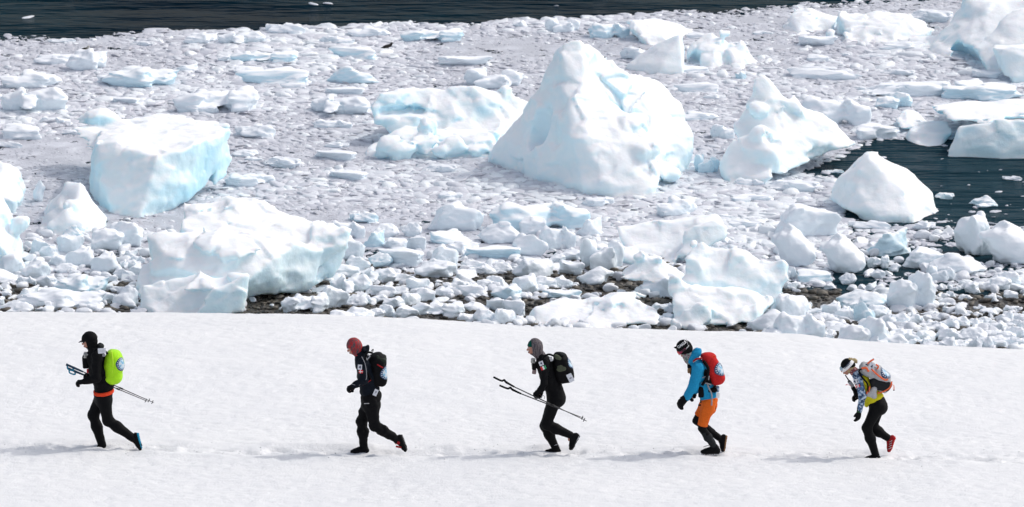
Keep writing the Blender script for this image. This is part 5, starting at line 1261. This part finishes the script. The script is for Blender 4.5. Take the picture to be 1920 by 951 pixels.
carve('side_panel', [('e', F(562, 298, -.125), (.078, .028, .085), .3)], OLIVE, P, vx=.008, wr=.003)
carve('top_panel', [('e', F(535, 222, -.11), (.075, .03, .035), -.55)], OLIVE, P, vx=.008, wr=.003); carve('top_panel', [('e', F(560, 198, -.06), (.050, .05, .022), -.35)], DGREY, P, vx=.008)
badge(F(630, 254, -.03), (.9, -.30, .45), (-.4, 0, .9), .092, P)
card(F, 620, 361, -.165, .080, .128, 26, P, 'oo', tsize=.25)
solid('strap_print', F(488, 232, -.235), (.9, 0, .35), (-.35, 0, .9), .040, .066, .004, LGREY, P, .4)
tube('strap', [F(505, 210, -.12), F(470, 200, -.15), F(432, 225, -.17), F(428, 290, -.17), F(480, 360, -.15)], .015, BLACK, P, flat=1.6)
tube('strap', [F(505, 210, .12), F(470, 200, .15), F(432, 225, .17), F(428, 290, .17), F(480, 360, .15)], .015, BLACK, P, flat=1.6)
q = carve('chest_pouch', [('b', F(372, 278, 0), (.034, .08, .050), .02, -.1)], BLACK, None, vx=.007, wr=.003); q.location = F.org
tag(q, 'black pouch between two grey bottles on the chest of the walker holding two poles', 'pouch', 'chest pouches')
carve('bottle', [('b', F(364, 243, -.04), (.032, .032, .034), .012, -.1)], pattern('grey_bottle', [(.4, (.14, .14, .13)), (.6, (.4, .4, .38))], 30), q, vx=.006)
carve('bottle', [('b', F(372, 318, -.04), (.030, .030, .034), .012, -.15)], PINKG, q, vx=.006)
carve('bottle', [('b', F(367, 262, .06), (.030, .030, .034), .012, -.1)], GREY, q, vx=.006)
pole('trekking_pole', F, (92, 355, -.28), (742, 662, -.28), 'upper of two thin poles in the hand of the walker with the olive pack', BLACK2, kink=.03, basket=(.955,))
pole('trekking_pole', F, (133, 412, -.25), (718, 640, -.25), 'lower of two thin poles in the hand of the walker with the olive pack', BLACK2, kink=.03, basket=(.97,))
tube('pole_cord', [F(418, 505, -.26), F(428, 482, -.26), F(442, 488, -.26), F(440, 505, -.26)], .004, GREY, B3)

# ---------------------------------------------------------------- walker in the blue jacket and orange shorts
F = Frame(1210 + 440 / 3.658, 848).crop(1210, 610, 3.658)
J = J_all(F, head=(266, 160, 0), neck=(330, 245, 0), nsh=(362, 298, -.18), fsh=(358, 298, .18), nel=(328, 420, -.22), fel=(372, 400, .22), nwr=(284, 492, -.22), fwr=(345, 450, .16),
          nhp=(434, 535, -.09), nkn=(388, 706, -.10), nan=(478, 838, -.10), nto=(446, 868, -.10), fhp=(424, 535, .09), fkn=(350, 655, .10), fan=(508, 775, .10), fto=(510, 830, .10))
J['head_ang'] = .62
J['nhd'] = ((-.66, 0, -.72), (.5, .5, -.4), .55); J['fhd'] = ((-.66, 0, -.72), (.5, -.5, -.4), .6)
c1, c2, c3 = F(385, 300, 0), F(398, 385, 0), F(432, 488, 0)
J['torso'] = [('c', c3, c2, .112, .106, 1.25), ('c', c2, c1, .106, .115, 1.30), ('c', c1, J['neck'], .10, .06, 1.2)]
J['pelvis'] = [('c', F(432, 520, 0), F(432, 560, 0), .122, .118, 1.22)]
B4 = person(F, 'walker in bright blue jacket and orange shorts over black tights, looking down', J, 0)
def legs(pr, name, mat, par, **k): return carve(name, pr, mat, par, **k)
trousers(J, BLACK2, B4, grow=.001, wr=.002, name='tights', k=.015)
sh_ = []
for s_, q_, e0 in (('n', .86, .080), ('f', .72, .082)):
    a, b = J[s_ + 'hp'], vm(J[s_ + 'hp'], J[s_ + 'kn'], q_); dd = np.array(b) - np.array(a); dd /= np.linalg.norm(dd)
    sh_ += [('c', a, b, .102, e0)]
an_ = [(vm(J[s_ + 'hp'], J[s_ + 'kn'], q_), np.array(J[s_ + 'kn']) - np.array(J[s_ + 'hp'])) for s_, q_ in (('n', .90), ('f', .74))]
def hemcut(X, Y, Z):
    out = None
    for (c, d), sg in zip(an_, (-1, 1)):
        d = d / np.linalg.norm(d); v = (X - c[0]) * d[0] + (Z - c[2]) * d[2]
        v = np.where(Y * sg > 0, v, -1.0) ; out = v if out is None else np.maximum(out, v)
    return out
carve('shorts', sh_ + [('c', F(436, 512, 0), F(432, 560, 0), .130, .126, 1.2)], ORANGE, B4, wr=.007, wf=9, k=.03, cut=[hemcut])
solid('print', F(372, 548, -.232), (1, 0, .1), (0, 0, 1), .040, .022, .003, BLACK, B4)
for s_ in ('n', 'f'):
    carve('gaiter', [('c', vm(J[s_ + 'kn'], J[s_ + 'an'], .22), vm(J[s_ + 'kn'], J[s_ + 'an'], .45), .060, .062), ('c', vm(J[s_ + 'kn'], J[s_ + 'an'], .45), vm(J[s_ + 'kn'], J[s_ + 'an'], 1.0), .062, .050)], DGREY if s_ == 'n' else BLACK, B4, wr=.006, wf=12)
jk = carve('jacket', [('c', F(428, 478, 0), c2, .128, .118, 1.24), ('c', c2, c1, .118, .128, 1.30), ('c', c1, J['neck'], .112, .082, 1.15)] + sleeve(J, 'n', (.088, .070, .052)) + sleeve(J, 'f', (.080, .066, .050)), BLUE, B4, grow=.004, wr=.008, wf=9, k=.045)
carve('hood_collar', [('e', F(340, 215, 0), (.095, .100, .052), .85), ('e', F(360, 178, 0), (.050, .075, .042), .6), ('e', F(308, 236, 0), (.062, .090, .050), .7), ('e', F(330, 205, 0), (.085, .098, .060), .85)], BLUE, B4, wr=.005, wf=14, k=.05)
carve('tube_scarf', [('c', J['H'](.0, 0, -.055), F(305, 232, 0), .080, .085), ('c', J['H'](-.03, 0, -.08), F(300, 235, 0), .055, .06)], BUFFGREEN, B4, wr=.004, wf=16)
hat = cap(J, BLACK2, B4, brim=False, line=-.070, g=.026, name='hat', tilt=-.45)
tube('ear_tip', [J['H'](-.085, -.02, .085), J['H'](-.108, -.02, .108)], [.020, .006], BLACK2, hat); tube('ear_tip', [J['H'](.06, -.02, .098), J['H'](.075, -.02, .118)], [.018, .006], BLACK2, hat)
on = (J['H'](.008, 0, .004), (.120, .102, .132), J['head_ang'])
tc_ = F(256, 132, -.09); letters('lettering', 'OAKLEY', tc_, (.80, 0, .60), (-.60, 0, .80), .047, WHITE, hat, on=on, depth=.003)
tc_ = F(290, 150, -.09); letters('lettering', 'OAKLEY', tc_, (.70, 0, .72), (-.72, 0, .70), .018, WHITE, hat, on=on, depth=.003)
solid('print', J['H'](.085, -.055, .045), (.4, -.9, .5), (0, 0, 1), .035, .045, .004, LGREY, hat)
gg = carve('goggles', [('e', J['H'](-.088, 0, .002), (.030, .070, .040), J['head_ang'])], LENSRED, B4, vx=.006)
carve('goggle_frame', [('c', J['H'](-.066, -.070, .004), J['H'](-.075, .0, .045), .017, .014), ('c', J['H'](-.066, -.072, .004), J['H'](.01, -.088, .01), .020, .022), ('c', J['H'](-.066, .070, .004), J['H'](-.075, .0, .045), .017, .014)], pattern('dark_maroon_band', [(.45, (.02, .01, .015)), (.55, (.28, .01, .06))], 24), gg, vx=.006, k=.02)
glove(J, 'n', BLACK, B4, .050, 1.40, 'mitten', .015); glove(J, 'f', BLACK, B4, .050, 1.05, 'mitten', .012)
carve('gauntlet', [('c', F(285, 490, -.22), F(245, 530, -.22), .054, .048)], BLACK, B4, wr=.004, wf=16)
tube('cord', [F(290, 505, -.24), F(305, 512, -.24), F(318, 518, -.24)], .004, BLACK, B4)
shoe('shoe', J['nan'], J['nto'], (0, 0, -1), BLACK, RUBBER, B4, 1.05); shoe('shoe', F(516, 778, .10), F(505, 838, .10), (.92, 0, -.15), BLACK, BROWN, B4, .95)
tube('lace', [F(398, 835, -.12), F(412, 830, -.12), F(440, 822, -.13)], .004, BLACK, B4)
P = carve('backpack', [('b', F(448, 262, 0), (.115, .150, .125), .09, .42), ('b', F(482, 335, 0), (.118, .155, .150), .10, .30), ('e', F(425, 218, 0), (.095, .12, .06), -.1)], RED, None, vx=.009, k=.05, wr=.009, wf=7)
P.location = F.org; tag(P, 'red backpack with grey straps on the walker in the blue jacket', 'backpack', 'backpacks of the walkers')
badge(F(518, 300, -.10), (.72, -.62, .25), (-.28, 0, .95), .102, P)
carve('back_panel', [('b', F(418, 340, 0), (.040, .175, .135), .03, .38), ('b', F(455, 430, 0), (.075, .16, .035), .03, .05)], BLACK, P, vx=.008, wr=.004)
carve('hip_pouch', [('b', F(382, 455, -.115), (.042, .05, .085), .025, .0)], BLACK, P, vx=.007, wr=.003)
for pts, m_, rd in (([F(388, 362, -.185), F(412, 352, -.195), F(436, 347, -.19)], GREY, .009), ([F(436, 347, -.195), F(434, 375, -.19)], GREY, .009), ([F(384, 396, -.18), F(420, 398, -.19), F(452, 408, -.18)], GREY, .010),
                    ([F(425, 405, -.19), F(440, 440, -.19), F(455, 475, -.19), F(455, 550, -.20)], GREY, .011), ([F(330, 248, -.15), F(350, 232, -.17), F(388, 226, -.15)], DRED, .014), ([F(328, 256, -.16), F(352, 240, -.18)], LGREY, .005),
                    ([F(400, 245, -.16), F(432, 300, -.20), F(420, 360, -.20), F(390, 410, -.18)], BLACK, .022), ([F(330, 248, .15), F(310, 320, .17), F(360, 400, .17), F(430, 430, .15)], BLACK, .018)):
    tube('strap', pts, rd, m_, P)
carve('bottle', [('c', F(495, 428, -.08), F(497, 448, -.08), .028, .026)], pattern('clear_blue_bottle', [(.4, (.05, .12, .22)), (.6, (.45, .52, .6))], 30), P, vx=.006)
solid('paper_tag', F(498, 482, -.10), (1, 0, 0), (-.12, 0, 1), .050, .085, .004, WHITE, P, .5)
solid('print', F(470, 215, -.13), (.9, 0, -.3), (.3, 0, .9), .040, .022, .003, ORED, P)
q = carve('chest_pouch', [('b', F(302, 300, -.02), (.024, .06, .055), .014, -.1)], BROWN, None, vx=.006); q.location = F.org
tag(q, 'narrow brown pouch with black lid on the chest of the walker in the blue jacket', 'pouch', 'chest pouches')
carve('lid', [('b', F(300, 281, -.02), (.026, .062, .018), .008, -.1)], BLACK, q, vx=.006)

# ---------------------------------------------------------------- bent walker with the grey and orange pack
F = Frame(1520 + 510 / 4.136, 855).crop(1520, 640, 4.136)
J = J_all(F, head=(288, 196, 0), neck=(352, 250, 0), nsh=(372, 302, -.16), fsh=(372, 302, .16), nel=(402, 428, -.20), fel=(410, 400, .20), nwr=(377, 540, -.20), fwr=(388, 424, .10),
          nhp=(520, 500, -.085), nkn=(436, 672, -.09), nan=(506, 886, -.09), nto=(470, 912, -.09), fhp=(524, 500, .085), fkn=(478, 668, .09), fan=(596, 748, .09), fto=(598, 830, .09))
J['head_ang'] = .42
J['nhd'] = ((-.12, 0, -1), (-.6, .5, -.2), .35); J['fhd'] = ((-1, 0, -.1), (0, -.6, -1), .9)
c1, c2, c3 = F(395, 305, 0), F(442, 380, 0), F(508, 450, 0)
J['torso'] = [('c', c3, c2, .105, .095, 1.22), ('c', c2, c1, .096, .105, 1.28), ('c', c1, J['neck'], .09, .052, 1.15)]
J['pelvis'] = [('c', F(508, 460, 0), F(526, 505, 0), .116, .126, 1.15)]
B5 = person(F, 'walker bent forward in yellow vest and blue camouflage sleeves, last in the line', J, 0)
trousers(J, BLACK2, B5, grow=.012, wr=.0025)
carve('vest', [('c', F(500, 442, 0), c2, .122, .108, 1.24), ('c', c2, c1, .108, .112, 1.28), ('c', F(445, 460, 0), F(432, 495, 0), .05, .025, 2.0)], YELLOW, B5, grow=.004, wr=.006, wf=12, k=.04)
carve('shirt', [('c', vm(c1, c2, -.15), J['neck'], .100, .070, 1.25)] + sleeve(J, 'n', (.064, .050, .038)) + sleeve(J, 'f', (.064, .050, .038)), CAMO, B5, grow=.003, wr=.004, wf=14, k=.03)
carve('scarf', [('c', J['H'](.03, 0, -.055), J['neck'], .066, .070)], MOTTLE, B5, wr=.004, wf=18)
carve('hair', [('e', J['H'](.012, 0, .0), (.096, .079, .110), J['head_ang']), ('c', J['H'](.085, 0, .075), J['H'](.135, .01, .040), .034, .024), ('c', J['H'](.135, .01, .040), J['H'](.142, .01, -.010), .024, .008)], BLOND, B5, vx=.007, wr=.006, wf=26,
      cut=[lambda X, Y, Z, h0=J['head'], a=J['head_ang']: -((X - h0[0]) * math.cos(a) + (Z - h0[2]) * math.sin(a) + .03)])
ht = cap(J, BLACK2, B5, brim=False, line=-.005, g=.016, name='beanie', tilt=-.25)
H = J['H']; on = (H(.008, 0, .004), (.116, .098, .128), J['head_ang'])
bn = carve('headband', [('e', H(.004, 0, .004), (.117, .097, .125), J['head_ang'])], WHITE, ht, vx=.005, cut=[lambda X, Y, Z, h0=J['head'], a=J['head_ang']: np.abs((-(X - h0[0]) * math.sin(a) + (Z - h0[2]) * math.cos(a)) - .018 - .38 * ((X - h0[0]) * math.cos(a) + (Z - h0[2]) * math.sin(a))) - .029])
letters('lettering', 'OAKLEY', F(283, 188, -.10), (.70, 0, .71), (-.71, 0, .70), .036, INK, bn, on=(on[0], (.122, .104, .130), on[2]), depth=.003)
carve('goggles', [('e', H(-.092, 0, .006), (.034, .070, .034), J['head_ang'] + .2)], pattern('silver_blue_lens', [(.4, (.25, .36, .45)), (.6, (.5, .58, .64))], 12, rough=.15), B5, vx=.006)
glove(J, 'n', BLACK, B5, .040, 1.05, thick=.008); glove(J, 'f', BLACK, B5, .038)
solid('glove_tab', F(372, 548, -.245), (1, 0, -.2), (0, 0, 1), .05, .014, .003, plain('green_tab', (.03, .10, .04)), B5)
s = shoe('shoe', F(606, 758, .09), F(592, 845, .09), (.90, 0, -.30), DRED, RED, B5, .95); shoe('shoe', J['nan'], J['nto'], (0, 0, -1), BLACK, RUBBER, B5, .95)
for i in range(4): tube('lace', [F(610 - i * 2, 782 + i * 18, .04), F(632 - i * 2, 770 + i * 18, .04)], .005, LGREY, s)
o = card(F, 349, 312, -.232, .070, .070, 14, B5, '4 i', tsize=.95); flag(F, 365, 347, -.240, .066, .044, 12, B5, 'leaf')
P = carve('backpack', [('b', F(450, 232, 0), (.150, .135, .070), .06, -.62), ('b', F(545, 262, 0), (.150, .145, .085), .07, -.72), ('b', F(545, 325, 0), (.135, .140, .105), .07, -.45), ('e', F(468, 178, 0), (.075, .09, .04), -.2)], LGREY, None, vx=.009, k=.04, wr=.007, wf=9)
P.location = F.org; tag(P, 'light grey backpack with orange trim on the bent last walker', 'backpack', 'backpacks of the walkers')
carve('side_pocket', [('b', F(540, 335, -.08), (.135, .075, .078), .03, -.20), ('b', F(492, 312, -.08), (.06, .07, .05), .03, -.5)], DGREY, P, vx=.009, k=.04, wr=.004)
badge(F(578, 246, -.06), (.55, -.50, .62), (-.6, 0, .7), .102, P)
card(F, 473, 196, -.150, .078, .108, -14, P, '4', tsize=.6)
for pts, m_, rd in (([F(470, 215, -.150), F(520, 262, -.158), F(575, 300, -.155), F(600, 295, -.150)], CORAL, .012), ([F(520, 402, -.13), F(570, 388, -.15), F(615, 355, -.14), F(628, 315, -.12)], CORAL, .012),
                    ([F(395, 210, -.13), F(430, 208, -.14), F(450, 235, -.14)], CORAL, .016), ([F(440, 175, -.10), F(470, 150, -.09), F(488, 142, -.08)], CORAL, .013), ([F(505, 180, -.11), F(525, 195, -.11), F(515, 215, -.11)], CORAL, .012),
                    ([F(480, 142, -.05), F(488, 138, -.02), F(480, 142, .03)], RUBBER, .010), ([F(428, 178, -.10), F(442, 186, -.12)], INK, .010), ([F(600, 385, -.12), F(625, 350, -.12), F(630, 310, -.1)], DRED, .008)):
    tube('trim', pts, rd, m_, P)
hb = carve('hip_belt', [('c', F(440, 412, -.135), F(492, 370, -.14), .026, .036), ('c', F(440, 412, -.135), F(492, 425, -.14), .026, .034), ('c', F(492, 370, -.14), F(492, 425, -.14), .036, .034)], LGREY, P, vx=.007, k=.03)
tube('trim', [F(432, 408, -.172), F(448, 372, -.178), F(460, 350, -.176)], .013, CORAL, P); tube('trim', [F(450, 395, -.185), F(458, 365, -.183)], .006, CORAL, P)
tube('cord', [F(628, 335, -.05), F(648, 345, -.05), F(650, 368, -.05), F(644, 380, -.05), F(640, 345, -.05)], .0035, CORAL, P); tube('cord_stop', [F(638, 380, -.05), F(652, 380, -.05)], .006, RUBBER, P, smooth=1)
tube('strap', [F(395, 215, -.12), F(375, 232, -.15), F(400, 280, -.19), F(440, 330, -.19), F(445, 390, -.17)], .013, BLACK, P, flat=1.6)
tube('strap', [F(395, 215, .12), F(360, 232, .15), F(370, 300, .17), F(430, 380, .17)], .015, BLACK, P, flat=1.6)
q = carve('walkie_talkie', [('b', F(314, 332, -.05), (.026, .022, .048), .010, .62)], GREY, None, vx=.005); q.location = F.org
tag(q, 'grey walkie talkie with black antenna clipped on the chest of the bent walker', 'radio')
tube('antenna', [F(268, 262, -.05), F(284, 286, -.05), F(300, 312, -.05)], [.008, .010], RUBBER, q, smooth=1); carve('knob', [('b', F(298, 312, -.05), (.022, .018, .012), .005, .62)], RUBBER, q, vx=.004)
q = carve('chest_pouch', [('b', F(340, 378, -.03), (.030, .05, .060), .016, .6), ('b', F(352, 410, -.02), (.034, .05, .030), .014, .2)], BLACK, None, vx=.007, wr=.003); q.location = F.org
tag(q, 'black pouch hanging below the walkie talkie of the bent walker', 'pouch', 'chest pouches')
tube('pull_cord', [F(315, 348, -.07), F(292, 338, -.08), F(270, 340, -.08), F(288, 330, -.08)], .003, FRED, q)

# ---------------------------------------------------------------- two sea birds on the ice, far off
def bird(px, row, label, dark, s=1.0, flip=1):
    p = on_z(px, row, .12)
    m1 = plain('dark_plumage', (.03, .025, .022)); m2 = plain('pale_plumage', (.5, .48, .42))
    b = carve('bird', [('e', (0, 0, .075 * s), (.15 * s, .06 * s, .055 * s), .35 * flip), ('c', (.09 * s * flip, 0, .10 * s), (.12 * s * flip, 0, .17 * s), .035 * s, .026 * s), ('e', (.13 * s * flip, 0, .185 * s), (.036 * s, .027 * s, .027 * s), 0), ('c', (-.10 * s * flip, 0, .05 * s), (-.24 * s * flip, 0, .02 * s), .03 * s, .012 * s)], m1 if dark else m2, None, vx=.012, k=.03)
    b.location = p; tag(b, label, 'bird')
    tube('beak', [(.155 * s * flip, 0, .185 * s), (.20 * s * flip, 0, .17 * s)], [.012 * s, .004], m1, b, smooth=1)
    for y in (-.05, .05): carve('wing', [('e', (-.03 * s * flip, y * s, .09 * s), (.15 * s, .018 * s, .035 * s), .28 * flip)], m1, b, vx=.01, k=.02)
    for y in (-.02, .02): tube('leg', [(.02 * s * flip, y * s, .04 * s), (.02 * s * flip, y * s, -.04 * s)], .007, m1, b, smooth=1)
bird(727, 91, 'small dark bird resting on drift ice near the open water', True, .85, 1)
bird(160, 95, 'pale bird with dark wings resting on drift ice near the open water', False, .7, 1)
